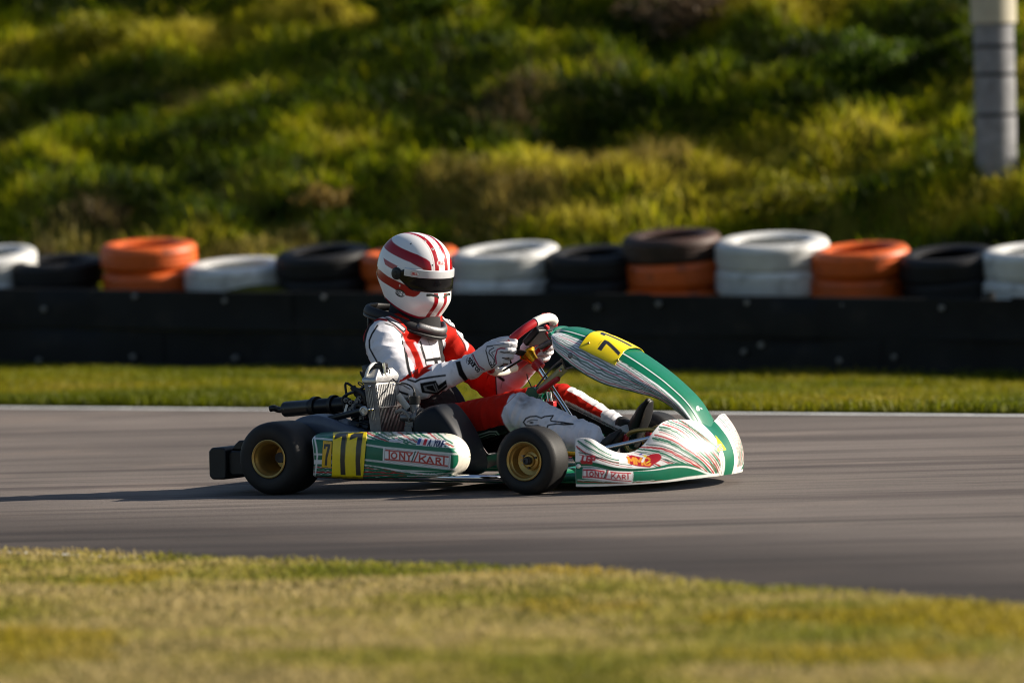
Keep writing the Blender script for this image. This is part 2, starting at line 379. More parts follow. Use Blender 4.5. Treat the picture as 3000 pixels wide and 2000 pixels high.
def fbm(x, y, sc, oct=4, seed=0):
    """numpy value noise"""
    out = np.zeros_like(x, float); amp = 1.; tot = 0
    for o in range(oct):
        r = np.random.default_rng(seed * 17 + o); n = 256; T = r.random((n, n)); X = x * sc * 2 ** o + 37.3 * o; Y = y * sc * 2 ** o + 11.7 * o
        xi = np.floor(X).astype(int); yi = np.floor(Y).astype(int); fx = X - xi; fy = Y - yi; fx = fx * fx * (3 - 2 * fx); fy = fy * fy * (3 - 2 * fy)
        g = lambda i, j: T[i % n, j % n]
        out += amp * (g(xi, yi) * (1 - fx) * (1 - fy) + g(xi + 1, yi) * fx * (1 - fy) + g(xi, yi + 1) * (1 - fx) * fy + g(xi + 1, yi + 1) * fx * fy); tot += amp; amp *= .5
    return out / tot
FAR = lambda x: 26.75 - .745 * x                      # far edge of the asphalt
def NEAR(x):                                          # near edge of the asphalt
    xs = [-30, -1.73, -.66, .39, .93, 1.36, 30]; ys = [17.52 + .93 * 28.27, 17.30, 16.40, 15.42, 14.62, 14.12, 14.12 - 1.1 * 28.64]; return np.interp(x, xs, ys) - .14
BX, BY, BSL = 0.0, 32.15, -.372                       # barrier line: y = BY + BSL x
BAR = lambda x: BY + BSL * x
bd = unit((1, BSL, 0)); bnv = np.array([-bd[1], bd[0], 0])     # along the barrier, and away behind it
def gz(x, y):
    return (np.clip(-.026 * np.clip(x, -6, 6), -.2, .2) - .038) * smoothstep(0, 4.5, y - FAR(x)) + .012
def bank_z(s, t):
    """height of the bank, s along and t behind the barrier front"""
    base = np.interp(t, [0, .07, .10, .16, .9, 1.3, 9.5, 14, 40], [.0, .02, .26, .33, .36, .45, 4.05, 5.4, 6.0])
    led = (.08 - .022 * np.clip(s, -6, 6) + .10 * np.exp(-((s + 1.8) / .28) ** 2) - .10 * np.exp(-((s - 1.55) / .3) ** 2)) * smoothstep(.09, .20, t) * smoothstep(1.7, .9, t); base = base + led
    lump = (fbm(s, t, .7, 3, 5) - .5) * .60 + (fbm(s * .6, t, 2.8, 3, 6) - .5) * .50
    return base + lump * smoothstep(.9, 2.2, t)
def sheet(name, X, Y, Zz, m, kind=None):
    nu, nv = X.shape; idx = np.arange(nu * nv).reshape(nu, nv); F = np.stack([idx[:-1, :-1], idx[1:, :-1], idx[1:, 1:], idx[:-1, 1:]], -1).reshape(-1, 4)
    o = fast_mesh(name, np.stack([X, Y, Zz], -1).reshape(-1, 3), F, m, smooth=True)
    if kind: tag(o, kind=kind)
    return o
g = sheet("ground", *np.meshgrid([-600., 600.], [-300., 900.], indexing='ij'), np.full((2, 2), -.45), m_soil, "structure")
def cut(z): return z
xs = np.linspace(-14, 14, 281)
# asphalt
vv_ = np.linspace(0, 1, 130); X, Vv = np.meshgrid(xs, vv_, indexing='ij'); Y = (NEAR(X) - .8) * (1 - Vv) + (FAR(X) + .5) * Vv
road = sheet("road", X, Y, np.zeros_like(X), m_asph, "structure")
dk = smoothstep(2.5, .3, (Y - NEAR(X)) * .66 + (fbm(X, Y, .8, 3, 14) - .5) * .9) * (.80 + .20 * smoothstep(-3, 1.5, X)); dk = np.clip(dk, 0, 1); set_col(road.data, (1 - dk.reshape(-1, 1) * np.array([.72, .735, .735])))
# white edge line
m_line = mat("road paint", (.70, .70, .68), .6, var=.2, vscale=7, bump=.1, dirt=.6)
w = np.array([-.15, -.02]); X, Wd = np.meshgrid(xs, w, indexing='ij'); sheet("road_marking", X, FAR(X) + Wd * 1.25, np.full_like(X, .004), m_line, "structure")
w2 = np.array([.02, .09]); x2 = np.linspace(-3.4, -1.0, 60); X, Wd = np.meshgrid(x2, w2, indexing='ij'); sheet('road_marking', X, NEAR(X) + .03 + Wd * smoothstep(-.95, -1.6, X), np.full_like(X, .004), m_line, 'structure')
# far verge and near verge
vv_ = np.concatenate([[0, .004], np.linspace(.01, 1, 60)]); X, Vv = np.meshgrid(xs, vv_, indexing='ij'); e = FAR(X) + (fbm(X * 0 + X, Vv * 0, 3, 3, 2) - .5) * .10
Y = e * (1 - Vv) + (BAR(X) + .06) * Vv; Zv = gz(X, Y); Zv[:, 0] = -.02
sheet("far_verge", X, Y, Zv, m_soil, "structure")
vv_ = np.concatenate([np.linspace(0, .985, 80), [1]]); X, Vv = np.meshgrid(xs, vv_, indexing='ij'); e = NEAR(X) + (fbm(X, Vv * 0, 2.2, 3, 3) - .5) * .16
Y = (e - 9) * (1 - Vv) + e * Vv; zn = lambda x, y: .012 + (fbm(x, y, 1.2, 3, 9) - .5) * .05
Zn = zn(X, Y); Zn[:, -1] = -.02
sheet("near_verge", X, Y, Zn, m_soil, "structure")
# bank
S_g, T_g = np.meshgrid(np.linspace(-13, 13, 330), np.concatenate([np.concatenate([[.075, .10, .13, .16], np.linspace(.2, 1.2, 14)]), np.linspace(1.3, 16, 190)]), indexing='ij')
Pb = np.array([BX, BY, 0]) + bd * S_g[..., None] + bnv * T_g[..., None]
sheet("grass_bank", Pb[..., 0], Pb[..., 1], bank_z(S_g, T_g), m_soil, "structure")

# ---- grass: single blades, one mesh per stand
def blades(name, base, h, lean, width, col, per=1):
    n = len(base); a = rng.random(n) * 2 * math.pi; d = np.stack([np.cos(a), np.sin(a), np.zeros(n)], 1); b = rng.random(n) * 2 * math.pi; ld = np.stack([np.cos(b), np.sin(b), np.zeros(n)], 1) * (lean * h)[:, None]
    w = d * (width * (.6 + .8 * rng.random(n)))[:, None]; up = np.array([0, 0, 1.])
    p0 = base - w / 2; p1 = base + w / 2; m0 = base + ld * .35 + up * (h * .6)[:, None] - w * .38; m1 = m0 + w * .76; tip = base + ld + up * (h * (1 - .35 * lean))[:, None]
    Vb = np.stack([p0, p1, m0, m1, tip], 1).reshape(-1, 3); i = np.arange(n) * 5
    F = np.concatenate([np.stack([i, i + 1, i + 3], 1), np.stack([i, i + 3, i + 2], 1), np.stack([i + 2, i + 3, i + 4], 1)]); C = np.repeat(col, 5, 0) 
    o = fast_mesh(name, Vb, F, m_blade, cols=C); tag(o, kind="stuff"); return o
def palette(k, cols):
    cols = np.array(cols, float); k = np.clip(k, 0, .999) * (len(cols) - 1); i = k.astype(int); f = (k - i)[:, None]; return cols[i] * (1 - f) + cols[i + 1] * f
# near verge
n = 185000; x = rng.uniform(-4.0, 4.0, n); y = NEAR(x) + (fbm(x, x * 0, 2.2, 3, 3) - .5) * .16 - rng.random(n) ** 1.0 * 5.2 + .04
keep = (y > 10.6) & (np.abs(x) < .15 * y + .9); x, y = x[keep], y[keep]; n = len(x)
pt = fbm(x * .6, y, 1.9, 4, 21); pt2 = fbm(x * .7, y, 6., 3, 22); k = np.clip((pt - .5) * 2.1 + .66 + (pt2 - .5) * 1.0 + rng.normal(0, .10, n), 0, 1)
col = palette(k, [(.16, .18, .014), (.27, .26, .032), (.41, .345, .078), (.49, .39, .135), (.49, .38, .16)]); yel = (fbm(x, y, 1.6, 3, 25) > .66); col[yel] = col[yel] * .4 + np.array([.42, .30, .01]) * .6
h = (.012 + .026 * rng.random(n) * (.3 + fbm(x, y, 2.5, 3, 23) * 1.3)); blades("grass", np.stack([x, y, zn(x, y) - .004], 1), h, .6 + 1.2 * rng.random(n), .0055, col * (.8 + .4 * rng.random(n))[:, None])
# far verge
n = 290000; x = rng.uniform(-7.5, 6.5, n); f = rng.random(n); y = FAR(x) + .02 + f * (BAR(x) - .03 - FAR(x)); keep = (np.abs(x) < .2 * y + .8); x, y = x[keep], y[keep]; n = len(x)
pt = fbm(x, y, 1.1, 4, 31); k = np.clip((pt - .5) * 1.8 + .42 + rng.normal(0, .10, n), 0, 1); col = palette(k, [(.095, .115, .002), (.150, .165, .003), (.23, .21, .006), (.30, .24, .03)])
nb_ = smoothstep(.5, .0, BAR(x) - y) * smoothstep(-.5, 3.0, x + (fbm(x, y, 1.5, 2, 44) - .5) * 2); h = .03 + .05 * rng.random(n) * (.4 + 1.2 * fbm(x, y, 2., 3, 33)) + .10 * nb_ * rng.random(n)
blades("grass", np.stack([x, y, gz(x, y) - .004], 1), h, .3 + .8 * rng.random(n), .008, col * (.8 + .4 * rng.random(n))[:, None])
# bank: tussocks, dry patches and weeds
n = 420000; s = rng.uniform(-10, 7.4, n); t = .75 + rng.random(n) ** .9 * 8.2; den = fbm(s, t, 1.6, 3, 51); keep = rng.random(n) < np.clip((den - .28) * 3.2, .06, 1); s, t = s[keep], t[keep]; n = len(s)
# blades gather into tussocks
tn = 7300; ts = rng.uniform(-10, 7.4, tn); tt_ = .8 + rng.random(tn) * 8.0; pick = rng.integers(0, tn, n); gm = rng.random(n) < .55
s = np.where(gm, ts[pick] + rng.normal(0, .055, n), s); t = np.where(gm, tt_[pick] + rng.normal(0, .055, n), t); t = np.maximum(t, .35)
base = np.array([BX, BY, 0]) + bd * s[:, None] + bnv * t[:, None]; base[:, 2] = bank_z(s, t) - .01
k = np.clip((fbm(s * .40, t, 2.1, 4, 61) - .5) * 3.2 + .47 + np.where(gm, (np.random.default_rng(4).random(tn)[pick] - .5) * .7, 0) + rng.normal(0, .09, n), 0, 1)
col = palette(k, [(.018, .034, .001), (.08, .13, .002), (.26, .30, .003), (.46, .44, .006), (.50, .42, .04)]); br = fbm(s * .5, t, 1.6, 3, 66) > .73; col[br] = col[br] * .35 + np.array([.20, .13, .06]) * .65
h = .07 + .17 * rng.random(n) * (.3 + 1.2 * fbm(s, t, 1.2, 3, 63)); h *= smoothstep(.1, 1.4, t) * .7 + .3
blades("grass", base, h, .4 + .9 * rng.random(n), .010, col * (.75 + .5 * rng.random(n))[:, None])

# ---- leafy weeds and dry shrubs standing on the bank
def leaf_mass(c, r, n, size, cols):
    c = np.array(c); u = rng.normal(0, 1, (n, 3)); u /= np.linalg.norm(u, axis=1)[:, None]; rr = rng.random(n) ** .45; lob = 1 + .35 * np.sin(u[:, 0] * 5 + c[0] * 9) * np.cos(u[:, 2] * 4 + c[1] * 7)
    P0 = c + u * (rr * lob)[:, None] * np.array(r); P0[:, 2] = np.maximum(P0[:, 2], c[2] - r[2] * .9)
    e1 = rng.normal(0, 1, (n, 3)); e1 /= np.linalg.norm(e1, axis=1)[:, None]; e2 = np.cross(e1, rng.normal(0, 1, (n, 3))); e2 /= np.linalg.norm(e2, axis=1)[:, None]; sz = size * (.6 + .8 * rng.random(n))[:, None]
    Vl = np.stack([P0 - e1 * sz, P0 + e2 * sz * .45, P0 + e1 * sz, P0 - e2 * sz * .45], 1).reshape(-1, 3); i = np.arange(n) * 4
    return Vl, np.stack([i, i + 1, i + 2, i + 3], 1), np.repeat(palette(rng.random(n), cols), 4, 0)
def shrub(name, s_, t_, r, n, size, cols, label, group=None):
    z = float(bank_z(np.array([s_]), np.array([t_]))[0]); q = np.array([BX, BY, 0]) + bd * s_ + bnv * t_; q[2] = z
    root = empty(name, tuple(q)); tag(root, label, "shrub", group)
    sb = MB()
    for k in range(9):
        a = k * .7; e = np.array([math.cos(a) * r[0] * .7, math.sin(a) * r[1] * .7, r[2] * (1.1 + .5 * random.random())]); sb.tube(spline([(0, 0, -.05), e * .5 + np.array([.03, 0, .02]), e], 6), [.012, .010, .008, .006, .004, .003], 5)
    mesh_obj("stem", sb, mat("stem bark", (.07, .05, .035), .9), root)
    Vl, F, C = leaf_mass((0, 0, r[2] * .8), r, n, size, cols); fast_mesh("foliage", Vl, F, m_blade, cols=C, parent=root)
GRN = [(.03, .06, .003), (.06, .11, .004), (.12, .18, .008)]; BRN = [(.06, .04, .02), (.13, .085, .045), (.20, .14, .08)]; OLV = [(.08, .09, .004), (.20, .20, .008), (.32, .28, .012)]
def px_bank(px, py):
    """where a sight line meets the bank: s, t"""
    d = ray(px, py); o = np.array([0, 0, CAM_H])
    for k in np.linspace(31, 55, 1200):
        q = o + d * (k / d[1]); rel = q - np.array([BX, BY, 0]); s_, t_ = rel @ bd, rel @ bnv
        if t_ > .9 and q[2] < bank_z(np.array([s_]), np.array([t_]))[0]: return s_, t_
    return s_, t_
for px, py, r, n_, sz, cols, lab in ((2020, 110, (.42, .35, .26), 2600, .020, BRN, "dry brown shrub high on the bank, beside the pale post"), (1230, 60, (.50, .4, .28), 3400, .024, GRN, "dark green shrub at the top of the bank above the driver's helmet"),
    (300, 160, (.40, .30, .16), 2400, .022, OLV, "yellowish shrub high on the bank above the two orange tyres"), (2560, 250, (.34, .3, .20), 2200, .022, GRN, "green shrub growing next to the foot of the pale post"),
    (960, 620, (.20, .18, .10), 1200, .018, [(.18, .13, .03), (.30, .20, .05), (.36, .24, .05)], "low tan weed on the bank just above the black tyres behind the helmet"), (2330, 640, (.40, .3, .16), 2000, .020, OLV, "olive bush on the bank directly above the tall white tyre stack")):
    s_, t_ = px_bank(px, py); shrub("shrub", s_, t_, r, n_, sz, cols, lab, "shrubs growing on the bank")

# ---- pale banded post on the bank
s_, t_ = px_bank(2920, 500); zb_ = float(bank_z(np.array([s_]), np.array([t_]))[0]) - .03; q = np.array([BX, BY, 0]) + bd * s_ + bnv * t_; q[2] = zb_
D_ = q[1]; mpp = D_ / FPX; post = empty("post", tuple(q)); tag(post, "thick pale grey banded post with a cream collar standing on the bank", "post")
m_post = mat("weathered post paint", (.20, .20, .21), .7, var=.25, vscale=9, dirt=.35, bump=.1, bscale=60); m_col = mat("cream collar paint", (.42, .38, .28), .6, var=.1)
R_ = 60 * mpp; ytop = 515 * mpp + .05; zc = (500 - 54) * mpp; pb = MB()
pb.lathe([(R_ * .9, -.03), (R_ * .97, .02), (R_, .06)] + [(R_ * (1 + .012 * math.sin(k * 2.1)), .06 + (zc + .1 - .06) * k / 14) for k in range(1, 15)], (0, 0, 0), (0, 0, 1), 40); mesh_obj("shaft", pb, m_post, post, sharp=50)
for zz_ in (.36, .62, .80): mesh_obj("band", MB().lathe([(R_ * 1.0, zz_), (R_ * 1.03, zz_ + .003), (R_ * 1.03, zz_ + .022), (R_ * 1.0, zz_ + .025)], (0, 0, 0), (0, 0, 1), 40), M['dark'], post)
mesh_obj("collar", MB().lathe([(R_ * 1.0, zc - .02), (R_ * 1.12, zc - .02), (R_ * 1.12, zc + .5), (R_ * 1.0, zc + .5)], (0, 0, 0), (0, 0, 1), 40), m_col, post, sharp=40)
mesh_obj("shaft_top", MB().cyl((0, 0, zc + .4), (0, 0, zc + 1.6), R_ * .98, 32), m_post, post)

# ---- black belt barrier
bar = empty("barrier", (BX, BY, 0)); tag(bar, "long low black rubber belt barrier bolted together below the painted tyres", "barrier")
def bpt(s_, t_, z): return bd * s_ + bnv * t_ + np.array([0, 0, z])
m_belt = mat("conveyor belt rubber", (.0065, .007, .0075), .7, spec=.25, var=.5, vscale=3, dirt=.7, bump=.12, bscale=90)
def gzs(s_): q = np.array([BX, BY, 0]) + bd * s_; return float(gz(np.array([q[0]]), np.array([q[1]]))[0])
for k, (z0, z1, tt0) in enumerate(((.0, .235, .012), (.24, .485, .0))):
    cuts = np.arange(-9.5 + .9 * k, 9.6, 2.35)
    for ci, (sa, sb) in enumerate(zip(cuts[:-1], cuts[1:])):
        ns = 44; P = np.zeros((ns, 6, 3)); sb += .10; ov = .009 * (ci % 2); dz = .010 * math.sin(ci * 2.7 + k)
        for i in range(ns):
            s_ = sa + (sb - sa) * i / (ns - 1); wv = .014 * math.sin(s_ * 1.9 + k) + .009 * math.sin(s_ * 4.7 + 2 * k) + ov; xq_ = (np.array([BX, BY, 0]) + bd * s_)[0]; gt = -.018 * np.clip(xq_, -6, 6) + .012 - .018 - .030 * np.clip(s_, -6, 6) / 3.3; g0 = gzs(s_) - .01; zt = z1 + .008 * math.sin(s_ * .9) + dz * (k == 1)
            for j, (t_, z) in enumerate(((.03, z0 - .03 if k == 0 else z0), (0, z0 - .03 if k == 0 else z0), (0, (z0 + zt) / 2), (0, zt - .004), (.006, zt), (.03, zt))): P[i, j] = bpt(s_, t_ + tt0 + wv + (.014 * math.sin(s_ * 2.6) if j == 2 else 0), z + (g0 if (k == 0 and j < 2) else gt))
        mesh_obj("belt", MB().grid(P), m_belt, bar, sharp=50)
bw_ = MB(); r9 = np.random.default_rng(77); m_bolt = mat("weathered bolts", (.20, .20, .20), .5, .6, var=.3)
for px, py in ((130, 905), (395, 868), (660, 880), (950, 870), (115, 1055), (390, 1045), (690, 1048), (940, 1055), (1930, 890), (2190, 886), (2470, 893), (2760, 902), (2230, 1010), (2180, 1030), (2620, 1045), (2460, 1055), (1750, 900)):
    d = ray(px, py); o = np.array([0, 0, CAM_H]) - np.array([BX, BY, 0]); t_ = -(o @ bnv) / (d @ bnv); q = o + d * t_ - bnv * .006
    e = MB().cyl(q + bnv * .03, q - bnv * .010, .017, 12).cyl(q - bnv * .010, q - bnv * .020, .009, 6); mesh_obj("bolt", e, m_bolt, bar, bevel=.002)
for s_ in np.arange(-9, 9.5, 1.5):
    mesh_obj("stake", MB().cyl(bpt(s_, .075, -.2), bpt(s_, .075, .44), .035, 10), M['blackp'], bar)

# ---- painted tyres standing on the ledge behind the barrier
def car_tyre_mesh(R, w):
    h = w / 2; ri = R * .60; pr = [(ri, -h * .72), (ri + .006, -h * .80), (R * .72, -h * .98), (R * .84, -h), (R * .92, -h * .93), (R * .965, -h * .80), (R * .985, -h * .68)]
    for c in (-.40, 0, .40): pr += [(R, h * (c - .12)), (R, h * (c - .055)), (R - .014, h * (c - .05)), (R - .014, h * (c + .05)), (R, h * (c + .055)), (R, h * (c + .12))]
    pr += [(R * .985, h * .68), (R * .965, h * .80), (R * .92, h * .93), (R * .84, h), (R * .72, h * .98), (ri + .006, h * .80), (ri, h * .72), (ri + .03, h * .55), (ri + .055, 0), (ri + .03, -h * .55)]
    return MB().lathe(pr, (0, 0, 0), (0, 0, 1), 56, closed=True)
tm = dict(white=mat("white tyre paint", (.60, .60, .58), .5, var=.2, vscale=4, dirt=.7, bump=.05), orange=mat("orange tyre paint", (.60, .10, .008), .5, var=.25, vscale=4, dirt=.75, bump=.05),
          black=mat("bare tyre rubber", (.011, .011, .012), .6, spec=.3, var=.3, vscale=5, dirt=.2, bump=.1), scorched=mat("worn orange tyre paint", (.040, .016, .009), .6, var=.7, vscale=5, dirt=1.0, bump=.1))
meshes = {}
TY = [(-32, 566, 'white', 2, .315), (128, 584, 'black', 2, .29), (338, 548, 'orange', 2, .295), (546, 591, 'white', 1, .33), (745, 561, 'black', 2, .29), (940, 563, 'orange', 2, .295), (1160, 557, 'white', 2, .325), (1362, 563, 'black', 2, .29),
      (1543, 525, 'orange', 3, .29), (1772, 533, 'white', 2, .335), (1976, 556, 'orange', 2, .29), (2180, 563, 'black', 2, .29), (2385, 557, 'white', 2, .325)]
where = ["at the frame edge beside the low black pair", "between the edge white pair and the taller orange pair", "beside the single white tyre", "single, between the orange pair and the black pair", "next to the driver's helmet, beyond the single white tyre", "half hidden by the driver's helmet",
         "beyond the helmet, between hidden orange and black tyres", "between a white pair and the three-high orange stack", "in the three-high stack", "in the tallest white pair, beside the three-high stack", "in the pair above the kart's nose", "between the orange pair over the nose and the last white pair", "in the last pair, beneath the pale post"]
r10 = np.random.default_rng(31)
for (cx, yt, colr, n_, R), wh in zip(TY, where):
    tl = .56; R *= 1.05; px, py = cx * 1.27551, yt * 1.27551
    d = ray(px, py); o = np.array([0, 0, CAM_H]) - np.array([BX, BY, 0]); k = (tl - o @ bnv) / (d @ bnv); q = o + d * k; ztop = q[2]; s_ = q @ bd
    wd_ = .178 if colr == 'white' else .168
    for j in range(n_):
        key = (R, wd_)
        if key not in meshes: tob = mesh_obj("tyre", car_tyre_mesh(R, wd_), tm[colr], None, sharp=40); meshes[key] = tob.data; tob.name = "tyre"
        else: tob = bpy.data.objects.new("tyre", meshes[key]); SC.collection.objects.link(tob)
        cc = 'scorched' if (colr == 'orange' and n_ == 3 and j == 0) else colr
        for sl in tob.material_slots: sl.link = 'OBJECT'; sl.material = tm[cc]
        tilt = rad(8 + r10.uniform(-1.5, 2)) if j == 0 else rad(6 + r10.uniform(-1, 1)); roll_ = rad(r10.uniform(-2.5, 2.5))
        zc_ = ztop - wd_ / 2 - R * math.sin(tilt) * .75 - j * (wd_ * .985)
        off_ = r10.uniform(-.03, .03) if j else 0
        pos = np.array([BX, BY, 0]) + bd * (s_ + off_) + bnv * (tl + r10.uniform(-.02, .02)); pos[2] = zc_
        axb = Vector(bd).normalized(); tob.rotation_mode = 'QUATERNION'
        tob.rotation_quaternion = Matrix.Rotation(tilt, 3, axb).to_quaternion() @ Matrix.Rotation(roll_, 3, 'Y').to_quaternion() @ Matrix.Rotation(r10.uniform(0, 6.28), 3, 'Z').to_quaternion(); tob.location = pos
        lev = "" if n_ == 1 else ("upper " if j == 0 else ("lower " if j == n_ - 1 else "middle "))
        tag(tob, f"{'scorched dark orange' if cc == 'scorched' else colr} {'painted ' if colr != 'black' else ''}{lev}car tyre {wh}", "tyre", "painted tyres along the barrier")
# ------------------------------------------------------------------ the go-kart
kart = empty("go_kart", (KX, KY, 0), -KYAW)
tag(kart, "green and white racing go-kart numbered 11 with gold wheels, driven along the track", "go-kart")

class Surf:
    """a grid surface that a traced outline can be laid on"""
    def __init__(s, P):
        s.P = P; s.nu, s.nv = P.shape[:2]
        s.a = np.concatenate([[0], np.cumsum(np.linalg.norm(np.diff(P, axis=0), axis=2).mean(1))])
        s.b = np.concatenate([[0], np.cumsum(np.linalg.norm(np.diff(P, axis=1), axis=2).mean(0))])
        A, B = np.meshgrid(s.a, s.b, indexing='ij'); s.uv = np.stack([A.ravel(), B.ravel()], 1)
        mb = MB().grid(P); s.mb = mb; s.bvh = BVHTree.FromPolygons([Vector(v) for v in mb.v], mb.f)
    def tr1(s, z, x, y):
        o = Vector(CAMK); d = Vector(unit(Kray(*Z(z, x, y))))
        p, n, i, _ = s.bvh.ray_cast(o, d)
        if p is None:
            c = Vector(s.P.reshape(-1, 3).mean(0)); best = None
            for k in np.linspace(-.6, .6, 25):
                q = o + d * ((c - o).dot(d) + k); h = s.bvh.find_nearest(q)
                if best is None or h[3] < best[3]: best = h
            p, n, i, _ = best
        iu, iv = divmod(i, s.nv - 1); p = np.array(p); p0 = s.P[iu, iv]; eu = s.P[iu + 1, iv] - p0; ev = s.P[iu, iv + 1] - p0
        fu = np.clip((p - p0) @ eu / max(eu @ eu, 1e-12), 0, 1); fv = np.clip((p - p0) @ ev / max(ev @ ev, 1e-12), 0, 1)
        return (s.a[iu] + fu * (s.a[iu + 1] - s.a[iu]), s.b[iv] + fv * (s.b[iv + 1] - s.b[iv]))
    def tr(s, z, *pts): return [s.tr1(z, x, y) for x, y in pts]
def wob(pts, amp, n=26, seed=0):
    """resample a 2D polyline and give it a nervous hand-drawn wobble"""
    P = spline([(a, b) for a, b in pts], n) if len(pts) > 2 else np.array(pts[0]) + np.linspace(0, 1, n)[:, None] * (np.array(pts[1]) - np.array(pts[0]))
    r = np.random.default_rng(seed); T = np.gradient(P, axis=0); N = np.stack([-T[:, 1], T[:, 0]], 1); N /= np.maximum(np.linalg.norm(N, axis=1), 1e-9)[:, None]
    w = r.normal(0, amp, n); w[0] = w[-1] = 0
    return P + N * w[:, None]

# ---- wheels
def tyre_profile(R, w, rr):
    h = w / 2
    return [(rr - .004, -h + .012), (rr + .004, -h + .004), (rr + .018, -h - .002), (R * .80, -h - .004), (R * .89, -h + .002), (R * .95, -h + .012), (R * .985, -h * .75),
            (R * .997, -h * .56), (R, -h * .3), (R, h * .3), (R * .997, h * .56), (R * .985, h * .75), (R * .95, h - .012), (R * .89, h - .002), (R * .80, h + .004), (rr + .018, h + .002), (rr + .004, h - .004), (rr - .004, h - .012)]
def wheel(c, R, w, side, front, steer=0):
    """c: centre of the tyre; side -1 = near (driver's right)"""
    e = empty("front_wheel" if front else "rear_wheel", c, steer, kart)
    rr = .068
    t = mesh_obj("tyre", MB().lathe(tyre_profile(R, w, rr), (0, 0, 0), n=72), M['rubber'], e, sharp=180)
    o = w / 2; s = side
    prof = [(rr + .003, o - .002), (rr + .006, o + .001), (rr + .003, o + .003), (rr - .003, o - .001), (rr - .006, o - .012), (rr - .010, o - .016)]
    if front: prof += [(rr - .013, o - .055), (.036, o - .062), (.033, o - .050), (.024, o - .047), (.022, o - .036), (0, o - .036)]
    else: prof += [(rr - .014, o - .035), (rr - .016, o - .10), (.05, o - .145), (.03, o - .15), (0, o - .15)]
    mb = MB().lathe(prof, (0, 0, 0), (0, s, 0), 56)
    mb.lathe([(rr - .002, -o + .002), (rr + .005, -o - .001), (rr - .006, -o + .012), (rr - .014, -o + .05)], (0, 0, 0), (0, s, 0), 40)
    rim = mesh_obj("rim", mb, M['gold'], e, sharp=40)
    hb = MB()
    if front:
        hb.lathe([(.016, o - .037), (.016, o - .022), (.012, o - .018), (.012, o - .012), (.006, o - .012), (.006, o - .016), (0, o - .016)], (0, 0, 0), (0, s, 0), 20)
        for k in range(3):
            a = 2 * math.pi * k / 3 + .4; hb.cyl((.028 * math.cos(a), s * (o - .05), .028 * math.sin(a)), (.028 * math.cos(a), s * (o - .040), .028 * math.sin(a)), .0045, 6)
        mesh_obj("hub_nut", hb, M['dark'], e, sharp=30)
        lb = MB()
        for k, st in enumerate(("S", "P", "A")):
            a = math.pi + .42 - k * .42
            for stk in strokes(st, 0):
                pts = [((.042 + (y - .5) * .012) * math.cos(a + (x - .5) * .22), s * (o - .0585), (.042 + (y - .5) * .012) * math.sin(a + (x - .5) * .22)) for x, y in stk]
                lb.tube(pts, .0013, 4)
        mesh_obj("rim_lettering", lb, M['whitep'], e)
    return e
wheel((0, -.600, .140), .140, .205, -1, False); wheel((0, .600, .140), .140, .205, 1, False)
wheel((1.045, -.533, .128), .128, .134, -1, True, rad(-1)); wheel((1.045, .50, .128), .128, .134, 1, True, rad(-1))

# ---- chassis
fr = MB()
for s in (-1, 1):
    fr.tube(spline([(-.05, s * .30, .075), (.2, s * .30, .05), (.55, s * .34, .048), (.85, s * .37, .048), (1.02, s * .34, .05), (1.22, s * .20, .05), (1.36, s * .16, .052)], 30), .016, 12)
    fr.tube([(1.0, s * .34, .05), (1.04, s * .42, .10), (1.045, s * .455, .128)], .013, 10)
    fr.tube(spline([(1.18, s * .24, .05), (1.22, s * .36, .055), (1.26, s * .46, .06)], 8), .011, 10)
fr.tube([(1.36, -.17, .052), (1.36, .17, .052)], .015, 10); fr.tube([(.30, -.31, .05), (.30, .31, .05)], .015, 10)
fr.tube([(.86, -.37, .048), (.86, .37, .048)], .015, 10); fr.tube([(-.04, -.3, .076), (-.04, .3, .076)], .014, 10)
mesh_obj("chassis_frame", fr, M['greenm'], kart)
mesh_obj("floor_tray", MB().prism([(.56, .030), (1.36, .030), (1.37, .036), (.56, .036)], -.33, .33), M['greenm'], kart)
ax = MB().cyl((0, -.62, .14), (0, .62, .14), .02, 18)
mesh_obj("rear_axle", ax, M['dark'], kart)
for s in (-1, 1): mesh_obj("rear_hub", MB().cyl((0, s * .42, .14), (0, s * .50, .14), .036, 20), M['dark'], kart)
for s in (-1, 1):
    sp = MB()
    sp.cyl((1.045, s * .42, .128), (1.045, s * .545, .128), .009, 12); sp.cyl((1.045, s * .435, .09), (1.045, s * .435, .17), .015, 14)
    sp.tube([(1.045, s * .43, .15), (1.12, s * .40, .145), (1.17, s * .385, .14)], .010, 10)
    mesh_obj("steering_knuckle", sp, M['amber'], kart)
for s in (-1, 1):
    b = MB().tube(spline([(.26, s * .33, .05), (.27, s * .56, .062), (.32, s * .60, .070), (.72, s * .60, .066), (.86, s * .50, .058), (.88, s * .36, .050)], 36), .0125, 12)
    mesh_obj("side_bar", b, M['chrome'], kart)
    c = MB().cyl((.90, s * .46, .058), (.97, s * .43, .058), .018, 14); mesh_obj("side_bar_clamp", c, M['blackp'], kart, bevel=.002)

# ---- rear bumper
rb = MB()
prof = lambda x0, x1, z0, z1: [(x0 + .012, z0), (x1 - .008, z0), (x1, z0 + .01), (x1, z1 - .01), (x1 - .01, z1), (x0 + .014, z1), (x0, z1 - .014), (x0, z0 + .014)]
rb.prism(prof(-.315, -.238, .055, .178), -.62, .62)
for s in (-1, 1):
    y0, y1 = sorted((s * .60, s * .40)); rb.prism(prof(-.24, -.135, .070, .165), y0, y1)
    y0, y1 = sorted((s * .585, s * .47)); rb.prism([(-.235, .166), (-.12, .166), (-.12, .190), (-.14, .202), (-.20, .204), (-.222, .185)], y0, y1)
mesh_obj("rear_bumper", rb, M['blackp'], kart, bevel=.006, sharp=50)

